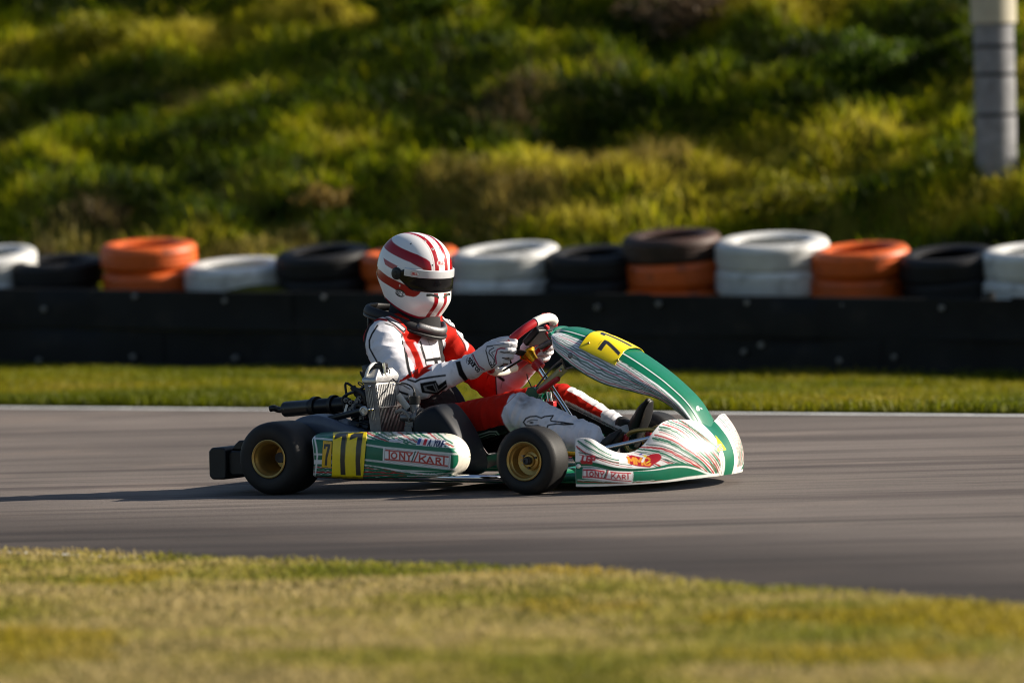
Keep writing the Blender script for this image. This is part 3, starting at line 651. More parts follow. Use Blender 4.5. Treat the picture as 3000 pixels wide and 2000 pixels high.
# ---- grey rear fender beside the engine
fn = MB(); top = spline([(-.055, .225), (-.03, .262), (.0, .283), (.045, .294), (.10, .291), (.18, .268), (.25, .245), (.32, .222), (.36, .200)], 40)
P = np.zeros((40, 9, 3))
for i, (x, z) in enumerate(top):
    for j, (dy, dz) in enumerate([(-.475, -.14), (-.475, -.035), (-.473, -.008), (-.466, -.001), (-.45, .0), (-.40, .002), (-.36, .0), (-.352, -.01), (-.35, -.12)]):
        P[i, j] = (x, dy, max(z + dz, .10))
fn.grid(P); mesh_obj("rear_fender", fn, M['greyfen'], kart, sharp=50, solid=.004)

# ---- side pods
def pod_edges(X):
    """bottom and top edge of the pod over X"""
    x0, x1 = .150, .783
    zt = np.interp(X, [.15, .25, .42, .58, .68, .78], [.233, .2365, .2355, .233, .228, .222]); zb = np.interp(X, [.15, .3, .45, .65, .75], [.058, .054, .050, .056, .063])
    mid, hf = (zt + zb) / 2, (zt - zb) / 2
    mid = np.where(X > .70, mid, mid)
    k = np.clip((X - (x1 - .115)) / .115, 0, 1); hf = hf * np.sqrt(np.clip(1 - k ** 2.5, 0, 1))
    return mid - hf, mid + hf
def pod_y(X, z):
    zb, zt = pod_edges(X); xe = .783
    d = np.minimum(zt - z, (z - zb) * 1.5)
    k = np.clip((X - (xe - .09)) / .09, 0, 1)
    f = np.clip(1 - (1 - np.clip(d / .032, 0, 1)) ** 2.4, 0, 1) ** .6
    dx = np.clip((xe - X) / .038, 0, 1); g = np.clip(1 - (1 - dx) ** 2.4, 0, 1) ** .6
    slope = (X - .15) * .02
    return -(.535 + .105 * f * (.25 + .75 * g) + .012 * np.clip(1 - ((z - .14) / .09) ** 2, 0, 1) - slope)
def PQ(P):
    q = np.asarray(P).reshape(-1, 3); return np.stack([q[:, 0] * cY - np.abs(q[:, 1]) * sY, q[:, 2]], 1)
def DP(*pts):
    o = []
    for x, y in pts:
        k = KZ(10, x, y, -.645); o.append((k[0] * cY + k[1] * sY, k[2]))
    return o
def on_pod(x, y):
    Y = -.645
    for _ in range(8):
        q = KZ(10, x, y, Y); zb, zt = pod_edges(np.array([q[0]])); z = min(max(q[2], zb[0] + .0004), zt[0] - .0004); Y = .5 * Y + .5 * pod_y(np.array([q[0]]), np.array([z]))[0]
    return np.array([q[0], Y, z])
def side_pod(near):
    nu, nv = (400, 112) if near else (140, 50)
    Xs = .150 + (.783 - .150) * (1 - (1 - np.linspace(0, 1, nu)) ** 1.25); t = .5 - .5 * np.cos(np.linspace(0, 1, nv) * math.pi * .92 + math.pi * .04)
    t = (t - t[0]) / (t[-1] - t[0]) * .94 + .03 * 0 + np.linspace(0, .06, nv)
    P = np.zeros((nu, nv, 3))
    for i, x in enumerate(Xs):
        zb, zt = pod_edges(np.full(nv, x)); z = zb + (zt - zb) * t
        dx = .020 * math.exp(-(x - .15) / .05) * (1 - ((t - .45) / .55) ** 2)          # the rear edge is cut concave
        P[i, :, 0] = x + dx; P[i, :, 1] = pod_y(np.full(nv, x), z); P[i, :, 2] = z
    if not near: P[:, :, 1] *= -1
    XZ = PQ(P); D = DP
    p = Paint(XZ, (.76, .75, .70), .0011)
    p.poly(D((70, 130), (380, 128), (780, 215), (1480, 305), (2065, 350), (2120, 500), (2000, 665), (1300, 640), (770, 560), (340, 500), (100, 500)), GREEN)
    r = np.random.default_rng(3)
    for k in range(13):       # upper slanting stripes
        x = 700 + k * 105 + r.integers(-15, 15); c = RED if k % 4 == 1 else GREEN
        p.line(wob(D((x, 128), (x + 170, 190 + k * 4), (x + 380, 262 + k * 7)), .0012, 22, k), .0045 if c is RED else .0055, c)
        if k % 2: p.line(wob(D((x + 55, 128), (x + 240, 205 + k * 4), (x + 400, 255 + k * 7)), .001, 22, k + 50), .0022, GREEN)
    p.poly(D((770, 205), (1480, 298), (2065, 345), (2070, 420), (1480, 360), (770, 290)), GREEN)
    p.poly(D((90, 510), (345, 510), (770, 575), (1200, 640), (1750, 680), (1950, 700), (1850, 800), (60, 815)), (.72, .72, .70))
    for k in range(15):       # lower converging stripes
        y0 = 545 + k * 17; ye = 672 + k * 6; xe = 1250 + 55 * min(k, 11); c = RED if k % 4 == 2 else GREEN
        p.line(wob(D((100, y0 + 25), (500, y0 + 30), (900, y0 + (ye - y0) * .45), (xe, ye)), .0011, 40, k + 100), .0040 if k % 3 else .0058, c)
    p.poly(D((1250, 648), (1500, 664), (2060, 655), (1990, 720), (1750, 700)), GREEN)
    for k in range(5): p.line(wob(D((1500 - k * 60, 690 + k * 18), (1720, 694 + k * 17), (1990 - k * 40, 688 + k * 18)), .0009, 26, k + 200), .0026, (.72, .72, .70) if k % 2 == 0 else GREEN)
    for a in (((90, 205), (345, 222), (770, 287), (1050, 330), (2080, 428)), ((90, 420), (345, 432), (770, 497), (1040, 528), (2050, 640))):
        p.line(D(*a), .0062, (.74, .74, .72)); p.line(D(*a), .0012, (.25, .35, .30))
    p.line(D((92, 120), (100, 200), (128, 330), (140, 450), (118, 640), (100, 790)), .006, (.74, .74, .72))
    box = D((1040, 515), (1968, 622), (1980, 438), (1048, 328))
    p.poly(box, (.74, .74, .72)); p.outline(D((1062, 505), (1950, 608), (1960, 448), (1072, 344)), .0016, (.05, .06, .05))
    if near:
        LR = (.42, .03, .02)
        for a, w in ((((1085, 368), (1452, 405)), .0056), (((1132, 372), (1132, 478)), .0062), (((1550, 415), (1942, 462)), .0056), (((1885, 456), (1882, 560)), .0062),
                     (((1075, 492), (1458, 527), (1930, 586)), .0056), (((1550, 440), (1548, 528)), .0062), (((1632, 450), (1556, 492)), .0062), (((1578, 482), (1632, 540)), .0062),
                     (((1648, 545), (1690, 462), (1738, 555)), .0062), (((1668, 522), (1722, 528)), .0050), (((1778, 556), (1778, 474), (1820, 478), (1836, 496), (1820, 516), (1778, 514)), .0060), (((1800, 516), (1842, 560)), .0060),
                     (((1276, 492), (1276, 402), (1340, 500), (1342, 410)), .0060), (((1372, 412), (1402, 455), (1440, 420)), .0060), (((1402, 455), (1400, 505)), .0060), (((1530, 395), (1470, 527)), .0055)):
            p.line(D(*a), w, LR)
        p.line(D(*[(1198 + 36 * math.cos(q), 442 + 40 * math.sin(q)) for q in np.linspace(0, 6.3, 16)]), .0060, LR)
        p.line(D((1490, 390), (1440, 522)), .0048, DGREEN)
        p.poly(D((1498, 300), (1540, 195), (1915, 238), (1880, 332)), (.78, .78, .80))
        p.poly(D((1506, 288), (1536, 205), (1580, 208), (1548, 294)), (.03, .06, .30)); p.poly(D((1588, 298), (1618, 214), (1662, 218), (1632, 304)), (.55, .02, .03))
        p.text("A.YOUF", D((1650, 305), (1880, 326), (1912, 246), (1684, 224)), .0044, (.02, .03, .10))
        p.poly(D((1130, 222), (1205, 226), (1205, 190), (1245, 190), (1245, 230), (1320, 245), (1312, 268), (1132, 252)), (.74, .74, .75)); p.line(D((1212, 200), (1240, 202)), .003, RED)
        p.line(D((1142, 236), (1305, 254)), .0028, (.35, .35, .45))
        p.outline(D((145, 690), (185, 690), (185, 728), (145, 728)), .0016, (.2, .2, .2)); p.text("K", D((152, 722), (178, 722), (178, 696), (152, 696)), .0014, (.2, .2, .2))
    arc = D((1905, 190), (1990, 250), (2050, 340), (2082, 430), (2084, 520), (2060, 610), (2010, 690), (1930, 750), (1800, 792), (1000, 800), (300, 808), (300, 900), (2500, 900), (2500, 100), (1905, 100))
    p.poly(arc, (.76, .71, .60))
    b = MB().grid(P, flip=not near)
    o = mesh_obj("side_pod", b, M['plastic'], kart, sharp=60, cols=p.c, solid=.005)
    return o
pod = side_pod(True); side_pod(False)
tag(pod, "near side pod with green livery and yellow number 11")
def pod_sheet(px, nu, nv, lift):
    """a sheet lying on the pod; px: bl, br, tr, tl in traced coordinates"""
    q = [np.array(c, float) for c in px]; P = np.zeros((nu, nv, 3))
    for i in range(nu):
        for j in range(nv):
            a, b = i / (nu - 1), j / (nv - 1); c = (q[0] * (1 - a) + q[1] * a) * (1 - b) + (q[3] * (1 - a) + q[2] * a) * b
            w = on_pod(*c); P[i, j] = w + np.array([0, -lift, lift * .5])
    return P
P = pod_sheet([(345, 752), (775, 775), (828, 128), (362, 128)], 90, 110, .0035)
p = Paint(PQ(P), (.80, .60, .0), .001); D = DP
for dx, dy in ((0, 0), (212, 8)):
    p.poly(D((372 + dx, 222 + dy), (385 + dx, 160 + dy), (440 + dx, 142), (562 + dx, 142), (535 + dx, 320), (522 + dx, 520), (530 + dx, 708 + dy), (462 + dx, 706 + dy), (455 + dx, 500), (462 + dx, 330), (480 + dx, 185 + dy)), (.02, .018, .012))
    p.line(D((420 + dx, 740), (480 + dx, 745)), .0030, (.12, .09, .0))
p.line(D((548, 128), (530, 300), (522, 500), (535, 760)), .0012, (.45, .33, .0))
p.line(D((770, 128), (748, 400), (755, 600), (765, 790)), .0012, (.45, .33, .0))
mesh_obj("number_plate", MB().grid(P), mat("number film", (1, 1, 1), .4, coat=.2, attr=True, var=.05, vscale=30), pod, cols=p.c, sharp=180, solid=-.001)
P = pod_sheet([(204, 605), (330, 616), (345, 250), (226, 240)], 34, 70, .0022)
p = Paint(PQ(P), (.72, .42, .0), .001)
p.poly(D((232, 350), (234, 280), (322, 280), (318, 330), (282, 470), (276, 578), (242, 576), (256, 440), (284, 322), (258, 318), (256, 350)), (.02, .018, .012))
p.line(D((262, 252), (306, 254)), .0022, (.2, .14, .0)); p.line(D((248, 596), (288, 600)), .0022, (.2, .14, .0))
mesh_obj("number_sticker", MB().grid(P), bpy.data.materials["number film"], pod, cols=p.c, sharp=180, solid=-.001)

# ---- front fairing (nose)
TOP = [(-1, 1.236, -.548, .210), (-.95, 1.258, -.538, .211), (-.9, 1.285, -.52, .206), (-.85, 1.308, -.497, .186), (-.8, 1.33, -.472, .164), (-.72, 1.355, -.437, .148), (-.65, 1.378, -.410, .145), (-.58, 1.40, -.382, .153), (-.5, 1.425, -.350, .180),
       (-.42, 1.445, -.322, .220), (-.36, 1.458, -.292, .246), (-.30, 1.468, -.255, .257), (-.2, 1.490, -.165, .257), (-.1, 1.512, -.085, .246), (0, 1.520, 0, .228)]
BOT = [(-1, 1.238, -.556, .032), (-.95, 1.266, -.546, .031), (-.9, 1.298, -.530, .031), (-.85, 1.33, -.508, .031), (-.8, 1.362, -.484, .032), (-.72, 1.408, -.442, .033), (-.65, 1.442, -.405, .034), (-.58, 1.472, -.368, .035), (-.5, 1.500, -.325, .036),
       (-.42, 1.525, -.278, .038), (-.36, 1.542, -.242, .040), (-.30, 1.558, -.204, .041), (-.2, 1.578, -.137, .043), (-.1, 1.590, -.068, .044), (0, 1.594, 0, .045)]
mir = lambda T: T + [(-s, x, -y, z) for s, x, y, z in T[-2::-1]]
nu, nv = 560, 130
ss = np.linspace(-1, 1, nu); Tp = interp_tab(mir(TOP), ss); Bt = interp_tab(mir(BOT), ss)
P = np.zeros((nu, nv, 3)); tt = np.linspace(0, 1, nv)
outn = np.gradient(Bt[:, :2], axis=0); outn = np.stack([outn[:, 1], -outn[:, 0]], 1); outn /= np.linalg.norm(outn, axis=1)[:, None]
ctr = (1 - np.abs(ss)) ** .8
bul = .012 + .030 * smoothstep(.75, .0, np.abs(ss))
C1 = Bt.copy(); C1[:, :2] += outn * bul[:, None]; C1[:, 2] = Bt[:, 2] + (Tp[:, 2] - Bt[:, 2]) * (.50)
for j, t in enumerate(tt):
    P[:, j] = (1 - t) ** 2 * Bt + 2 * t * (1 - t) * C1 + t * t * Tp
fold = np.exp(-((tt - .42) / .06) ** 2)[None, :] * (smoothstep(.35, .8, -ss) + smoothstep(.35, .8, ss))[:, None] * .006      # pressed ledge above the logo band
P[:, :, :2] -= outn[:, None, :] * fold[:, :, None]
NO = Surf(P); p = Paint(NO.uv, (.78, .77, .75), .0011); tr = lambda *pts: NO.tr(6, *pts)
S_ = lambda s: NO.a[0] + (s + 1) / 2 * NO.a[-1]; T_ = lambda t: t * NO.b[-1]
def fan(pts, w, c, seed, amp=.0012): p.line(wob(tr(*pts), amp * .5, 36, seed), w * 1.2, c)
fans = [  # traced flow lines: from the near side towards the front, fanning into the lower nose
 ((340, 405), (470, 490), (640, 580), (760, 612)), ((325, 460), (420, 530), (560, 585), (760, 640)), ((350, 525), (500, 560), (700, 630), (900, 665)), ((410, 395), (520, 465), (600, 520), (680, 560)),
 ((860, 560), (1000, 590), (1200, 670), (1420, 740)), ((930, 520), (1120, 555), (1330, 640), (1540, 735)), ((960, 500), (1160, 520), (1400, 620), (1620, 745)), ((990, 480), (1200, 490), (1440, 590), (1680, 755)),
 ((1060, 445), (1240, 465), (1460, 560), (1720, 760)), ((1130, 380), (1290, 420), (1500, 540), (1750, 765)), ((1150, 345), (1320, 395), (1540, 530), (1780, 770)), ((1190, 290), (1350, 350), (1570, 510), (1800, 770)),
 ((1200, 262), (1370, 320), (1590, 490), (1800, 750)), ((1230, 235), (1390, 290), (1610, 470), (1810, 720)), ((1260, 215), (1420, 280), (1640, 460), (1820, 690)), ((1290, 205), (1450, 275), (1660, 450), (1830, 660)),
 ((1330, 195), (1480, 265), (1680, 440), (1830, 620)), ((1370, 190), (1530, 270), (1700, 430), (1820, 560)), ((1400, 192), (1570, 300), (1710, 430), (1815, 540)), ((1430, 200), (1600, 320), (1740, 440), (1822, 520)), ((1470, 225), (1640, 345), (1760, 450), (1822, 500)), ((1500, 250), (1660, 360), (1775, 455), (1818, 480)), ((1000, 610), (1150, 650), (1320, 710), (1500, 745)), ((1240, 600), (1400, 650), (1540, 720), (1620, 745))]
for k, f in enumerate(fans):
    c = RED if k % 3 == 1 else (GREEN if k % 3 == 0 else DGREEN)
    fan(f, (.0060, .0048, .0034)[k % 3], c, k + 300)
    g = [(x + 6, y + 22) for x, y in f]; fan(g, .0024, (GREEN, DGREEN, RED)[k % 3], k + 400, .0009)
for k in range(14):           # far side of the nose, mirrored flow
    s0 = .13 + k * .036; c = RED if k % 3 == 0 else GREEN
    p.line(wob([(S_(s0 * 1.0), T_(.97)), (S_(s0 * .8 + .03), T_(.6)), (S_(s0 * .45 + .07), T_(.12))], .0012, 30, k + 500), .0062, c)
    p.line(wob([(S_(s0 + .03), T_(.97)), (S_(s0 * .85 + .05), T_(.6)), (S_(s0 * .5 + .09), T_(.12))], .001, 30, k + 530), .0034, DGREEN)
# green band low on both flanks, white line, base
band = [(-1, .47), (-.9, .47), (-.75, .47), (-.65, .46), (-.5, .38), (-.38, .25), (-.25, .10), (-.12, 0)]
for sg in (1, -1):
    p.poly([(S_(sg * s), T_(t)) for s, t in band] + [(S_(-.12 * sg), T_(-.02)), (S_(-1.0 * sg), T_(-.02))], GREEN)
    p.line([(S_(sg * s), T_(t * .80)) for s, t in band], .0052, (.76, .76, .74)); p.line([(S_(sg * s), T_(.028)) for s in (-1, -.6, -.1)], .009, (.76, .75, .72))
    p.line(wob([(S_(-.99 * sg), T_(.10)), (S_(-.8 * sg), T_(.07)), (S_(-.55 * sg), T_(.06))], .0008, 30, 7), .0022, RED)
    p.line(wob([(S_(-.99 * sg), T_(.13)), (S_(-.8 * sg), T_(.10)), (S_(-.6 * sg), T_(.08))], .0008, 30, 9), .002, (.76, .76, .74))
# centre strip
p.poly([(S_(-.068), T_(0)), (S_(.068), T_(0)), (S_(.085), T_(1)), (S_(-.085), T_(1))], GREEN)
for s in (-1, 1):
    p.line([(S_(s * .062), T_(0)), (S_(s * .078), T_(1))], .0050, (.78, .78, .77)); p.line([(S_(s * .086), T_(0)), (S_(s * .098), T_(.5)), (S_(s * .10), T_(1))], .003, GREEN)
# scuffs of red and brown at the foot of the stripes
r = np.random.default_rng(8)
for k in range(26):
    s = -.20 + r.random() * .10; t = .05 + r.random() * .42; p.line([(S_(s), T_(t)), (S_(s + .012), T_(t - .06))], .0014, (.35, .10, .05) if k % 2 else (.25, .17, .10))
for k in range(30):
    s = .10 + r.random() * .10; t = .05 + r.random() * .55; p.line([(S_(s), T_(t)), (S_(s + .012), T_(t - .06))], .0014, (.35, .12, .06) if k % 2 else (.22, .16, .10))
# brand plate on the near flank
q = tr((385, 795), (905, 845), (915, 735), (392, 690))
p.poly(q, (.74, .73, .72)); p.outline(tr((393, 793), (898, 840), (907, 740), (400, 696)), .0016, (.3, .28, .28))
LR = (.40, .02, .03)
for a, w in ((((398, 712), (612, 730)), .0050), (((432, 716), (434, 772)), .0054), (((680, 737), (892, 752)), .0050), (((860, 752), (862, 804)), .0054), (((392, 778), (606, 797), (890, 824)), .0050),
             (((518, 778), (518, 728), (552, 782), (553, 734)), .0048), (((572, 734), (588, 758), (610, 738)), .0048), (((588, 758), (588, 788)), .0048), (((655, 718), (626, 796)), .0046),
             (((690, 750), (690, 796)), .0048), (((728, 752), (694, 778)), .0048), (((706, 770), (732, 800)), .0048), (((744, 800), (764, 758), (786, 804)), .0048), (((754, 785), (778, 788)), .003),
             (((804, 804), (804, 762), (826, 764), (834, 774), (826, 786), (804, 784)), .0048), (((816, 786), (836, 806)), .0048)):
    p.line(tr(*a), w, LR)
p.line(tr(*[(480 + 18 * math.cos(a), 752 + 22 * math.sin(a)) for a in np.linspace(0, 6.3, 13)]), .0048, LR); p.line(tr((640, 720), (612, 793)), .0048, DGREEN)
# red sponsor letters and the red sticker
p.text("LGP", tr((372, 628), (520, 640), (520, 572), (385, 566)), .0075, (.42, .02, .03)); p.line(tr((365, 612), (480, 626)), .004, RED); p.line(tr((520, 580), (580, 590)), .006, (.03, .03, .03))
p.poly(tr((840, 580), (900, 560), (1020, 585), (1120, 545), (1190, 540), (1220, 570), (1205, 610), (1140, 650), (1090, 684), (960, 676), (880, 655)), (.42, .01, .02))
p.text("MMC", tr((860, 640), (1110, 662), (1100, 585), (850, 576)), .0080, (.75, .30, .03)); p.line(tr((1050, 565), (1030, 600), (1015, 630)), .008, (.75, .75, .75))
p.ellipse(tr((1000, 552))[0], .007, .004, (.08, .08, .40)); p.ellipse(tr((1045, 570))[0], .006, .006, (.75, .62, .02)); p.line(tr((1060, 640), (1095, 620)), .005, (.75, .62, .02))
# yellow sticker on the centre strip
p.poly(tr((1780, 350), (1895, 500), (1800, 515)), (.80, .74, .0)); p.text("MS", tr((1785, 500), (1865, 495), (1850, 445), (1785, 452)), .0035, (.12, .15, .45))
nose = mesh_obj("front_fairing", MB().grid(P, flip=True), M['plastic'], kart, sharp=60, cols=p.c, solid=.006)
# grey fastener where the panel meets the nose
mesh_obj("fairing_clip", MB().box((1.475, -.09, .235), (.06, .03, .012), rotm('Y', .6)), M['alud'], kart, bevel=.003)
mesh_obj("fairing_pin", MB().ball(KZ(6, 345, 668, -.56) + np.array([0, -.002, 0]), .009), M['whitep'], nose)

# ---- front panel
U_ = [(0, .908, .597, .070, .922, -.105, .572), (.06, .945, .602, .086, .945, -.150, .541), (.2, 1.035, .583, .088, 1.016, -.158, .475), (.4, 1.175, .530, .088, 1.148, -.156, .400), (.6, 1.305, .455, .083, 1.282, -.140, .363),
      (.75, 1.397, .388, .076, 1.372, -.117, .334), (.87, 1.474, .316, .070, 1.432, -.096, .292), (1, 1.535, .214, .062, 1.520, -.080, .213)]
nu, nv = 330, 170; uu = np.linspace(0, 1, nu); A = interp_tab(U_, uu); vv = np.linspace(-1, 1, nv)
P = np.zeros((nu, nv, 3))
for j, v in enumerate(vv):
    a = abs(v); s = math.copysign(1, v)
    if a <= .45:
        k = a / .45; P[:, j, 0] = A[:, 0]; P[:, j, 1] = s * k * A[:, 2]; P[:, j, 2] = A[:, 1] + .007 * (1 - k * k) - .010 * k ** 8
    else:
        k = (a - .45) / .55; kk = k
        P[:, j, 0] = A[:, 0] * (1 - kk) + A[:, 3] * kk; P[:, j, 1] = s * (A[:, 2] * (1 - kk) + abs(A[:, 4]) * kk + .022 * math.sin(math.pi * k)); P[:, j, 2] = (A[:, 1] - .010) * (1 - kk) + A[:, 5] * kk + .004 * math.sin(math.pi * k)
PA = Surf(P); p = Paint(PA.uv, (.72, .74, .76), .0011); tr = lambda *pts: PA.tr(9, *pts)
A_ = lambda u: u * PA.a[-1]
def Bv(v): return np.interp(v, vv, PA.b)
r = np.random.default_rng(21)
for k in range(12):          # flow lines down the flanks converging on the foot of the panel
    for sg in (-1, 1):
        v0 = sg * (.50 + .48 * k / 11); v1 = sg * (.70 + .22 * k / 11)
        pts = [(A_(.03 + .012 * abs(k - 6)), Bv(v0)), (A_(.35), Bv(v0 + sg * .015)), (A_(.68), Bv(v0 * .5 + v1 * .5 + sg * .03)), (A_(.99), Bv(v1))]
        c = (.38, .015, .03) if k % 4 == 2 else (GREEN if k % 2 else DGREEN)
        p.line(wob(pts, .0009, 46, k + 600), .0030 if k % 4 == 2 else (.0036 if k % 3 else .0022), c)
        if k % 3 == 0:
            pts = [(A_(.42 + .02 * k), Bv(v0 + sg * .02)), (A_(.7), Bv(v0 * .5 + v1 * .5 + sg * .045)), (A_(.99), Bv(v1 + sg * .01))]
            p.line(wob(pts, .0009, 30, k + 700), .0022, RED if k % 2 else GREEN)
for sg in (-1, 1):
    edge = [(A_(0), Bv(sg * .47)), (A_(.3), Bv(sg * .52)), (A_(.7), Bv(sg * .58)), (A_(1), Bv(sg * .62))]
    p.poly(edge + [(A_(1.02), Bv(0)), (A_(-.02), Bv(0))], GREEN)
    p.line([(A_(u), Bv(sg * .415)) for u in (0, .3, .6, .9, 1)], .0058, (.76, .78, .80))
    p.line([(A_(u), Bv(sg * .995)) for u in (0, .3, .6, .9, 1)], .006, DGREEN)
p.poly([(A_(-.02), Bv(-.8)), (A_(.012), Bv(-.75)), (A_(.012), Bv(.75)), (A_(-.02), Bv(.8))], GREEN)
p.text("G-", tr((1915, 1140), (2005, 1140), (1995, 1095), (1920, 1095)), .0050, (.75, .75, .78))
panel = mesh_obj("front_panel", MB().grid(P, flip=False), M['plastic'], kart, sharp=60, cols=p.c, solid=.004)
mesh_obj("panel_screw", MB().lathe([(0, .004), (.006, .004), (.010, .002), (.012, 0)], KZ(9, 308, 440, -.172), (-.2, -.95, .1), 16), M['alud'], panel)
# rolled lip at the head of the panel
lip = P[0]; mesh_obj("panel_lip", MB().tube([lip[j] for j in range(6, nv - 6, 6)], .009, 10, round_cap=True), M['greenm'], panel)
# number plate wrapped over the panel
nu2, nv2 = 90, 120
Pn = np.zeros((nu2, nv2, 3)); kern = np.exp(-(np.arange(-22, 23) / 11.) ** 2); kern /= kern.sum()
Ps = np.stack([np.stack([np.convolve(np.pad(P[i, :, c], 22, mode='edge'), kern, 'valid') for c in range(3)], -1) for i in range(nu)])
for i in range(nu2):
    u = .235 + (.455 - .235) * i / (nu2 - 1); iu = u * (nu - 1); a = Ps[int(iu)] * (1 - iu % 1) + Ps[min(int(iu) + 1, nu - 1)] * (iu % 1)
    for j in range(nv2):
        v = -.68 + 1.36 * j / (nv2 - 1); jv = (v + 1) / 2 * (nv - 1); q = a[int(jv)] * (1 - jv % 1) + a[min(int(jv) + 1, nv - 1)] * (jv % 1)
        b0 = P[int(iu), int(jv)]; Pn[i, j] = q + np.array([.003, math.copysign(.005, v) * smoothstep(.2, .6, abs(v)), .009])
PN = Surf(Pn); p = Paint(PN.uv, (.82, .62, .0), .0011); tr = lambda *pts: PN.tr(9, *pts)
ink = (.015, .014, .02)
a0, b0 = PN.a[-1], PN.b[-1]; q = lambda *pts: [(x * a0, y * b0) for x, y in pts]
for t0 in (.475, .70): p.poly(q((.10, t0 + .075), (.10, t0 + .01), (.19, t0 - .075), (.31, t0 - .075), (.25, t0), (.93, t0), (.93, t0 + .075)), ink)
p.poly(q((.42, .09), (.42, .29), (.53, .29), (.95, .20), (.95, .14), (.53, .225), (.53, .09)), ink)
p.line(q((.38, .16), (.38, .24)), .002, (.2, .15, 0)); p.line(q((.06, .42), (.06, .52)), .002, (.2, .15, 0))
npl = mesh_obj("number_plate", MB().grid(Pn), bpy.data.materials["number film"], panel, cols=p.c, sharp=180, solid=.0015)
for x, y in ((535, 290), (930, 497)):
    u = PN.tr1(9, x, y); i = int(np.clip(np.searchsorted(PN.a, u[0]), 0, nu2 - 1)); j = int(np.clip(np.searchsorted(PN.b, u[1]), 0, nv2 - 1))
    mesh_obj("plate_screw", MB().ball(Pn[i, j], .006, 10), M['gold'], npl)
# ---- steering wheel: plane through CW, axes U_ax (up the wheel) and Y
Nw = unit((-.695, 0, .719)); Uw = unit((.719, 0, .695)); CW = np.array([.735, 0, .533]); Yw = np.array([0, -1., 0])
def wpt(a, R=.160, drop=0): return CW + Uw * (R * math.sin(a)) + Yw * (R * math.cos(a)) + Nw * drop
ring = []
for k in range(72):
    a = 2 * math.pi * k / 72; R = .160
    if math.sin(a) < -.72: R = .160 * .72 / -math.sin(a) * .5 + .08
    ring.append(wpt(a, R))
sw = empty("steering_wheel", (0, 0, 0), 0, kart)
def arc(lo, hi, r, m, nm):
    pts = [ring[k % 72] for k in range(lo, hi + 1)]
    return mesh_obj(nm, MB().tube(pts, r, 14, ref=tuple(Nw), round_cap=False), m, sw, sharp=60)
arc(-10, 12, .0165, M['redp'], "rim_grip"); arc(24, 46, .0165, M['redp'], "rim_grip")
arc(12, 24, .0185, M['whitep'], "rim_top"); arc(46, 62, .0182, M['whitep'], "rim_bottom")
# label on the top of the rim
lb = MB()
for st in strokes("RACING"):
    lb.tube([wpt(math.pi / 2 + (.5 - x) * -.42 * -1, .160 + .0185 * math.sin(.7 + .5 * (y - .5)) * .72, .0185 * .8) + Nw * .002 for x, y in st], .0010, 4)
mesh_obj("rim_lettering", lb, M['redp'], sw)
spk = MB()
for a in (0, math.pi, -math.pi / 2):
    spk.tube([wpt(a, .03, -.035), wpt(a, .08, -.02), wpt(a, .150, 0)], [(.016, .004), (.012, .004), (.013, .004)], 10, ref=tuple(Uw if abs(math.cos(a)) > .5 else Yw))
mesh_obj("wheel_spoke", spk, M['dark'], sw)
hub = MB().lathe([(0, .0), (.034, .0), (.036, -.006), (.030, -.014), (.022, -.030), (.018, -.055), (.0, -.055)], CW - Nw * .028, Nw, 24)
mesh_obj("wheel_hub", hub, M['amber'], sw)
mesh_obj("hub_collar", MB().lathe([(.0, -.052), (.022, -.052), (.024, -.060), (.022, -.085), (.0, -.085)], CW - Nw * .028, Nw, 20), M['redp'], sw)
disp = MB(); Rw = np.stack([Uw, Yw, Nw], 1); dc = CW + Uw * .085 - Nw * .022
disp.box(dc, (.085, .15, .030), Rw)
dash = mesh_obj("lap_timer", disp, M['blackp'], sw, bevel=.008)
mesh_obj("timer_button", MB().lathe([(.0, .006), (.010, .006), (.013, .0)], dc + Uw * .046 - Nw * .0, Uw, 16), M['redp'], dash)
mesh_obj("timer_cable", MB().tube(spline([KZ(5, 1375, 490, -.02), KZ(5, 1405, 535, -.03), KZ(5, 1435, 590, -.03), KZ(5, 1400, 650, -.03), KZ(5, 1340, 690, -.02)], 16), .006, 8), M['redp'], dash)
mesh_obj("timer_plug", MB().tube([KZ(5, 1300, 660, -.04), KZ(5, 1390, 605, -.04), KZ(5, 1440, 585, -.04)], .011, 10), M['alud'], dash, bevel=.002)
col_a = CW - Nw * .07; col_b = np.array([.985, 0, .195])
mesh_obj("steering_column", MB().cyl(col_a, col_b, .0105, 18), M['chrome'], kart)
# bracket holding the panel
bk = MB()
for y in (-.045, .045):
    a, b = KZ(5, 1310, 1150, y), KZ(5, 1590, 885, y); bk.tube([a, b], [(.003, .020), (.003, .018)], 8)
brk = mesh_obj("panel_bracket", bk, mat("smoked yellow plate", (.30, .26, .10), .25, coat=.3), kart, bevel=.001)
bar = MB(); a, b = KZ(5, 1295, 1160, -.05), KZ(5, 1505, 1020, -.05); bar.tube([a, b], .011, 10, round_cap=True); mesh_obj("bracket_grip", bar, M['redp'], brk)
arm = MB().tube([KZ(5, 1545, 790, -.07), KZ(5, 1595, 900, -.05), KZ(5, 1690, 880, -.07)], .004, 8).tube(spline([KZ(5, 1550, 800, -.03), KZ(5, 1430, 900, -.03), KZ(5, 1260, 1110, -.03)], 14), .004, 8)
mesh_obj("bracket_arm", arm, M['alud'], brk)
bolts = MB(); bolts.ball(KZ(5, 1540, 915, -.052), .006, 8); mesh_obj("bracket_bolt", bolts, M['chrome'], brk)
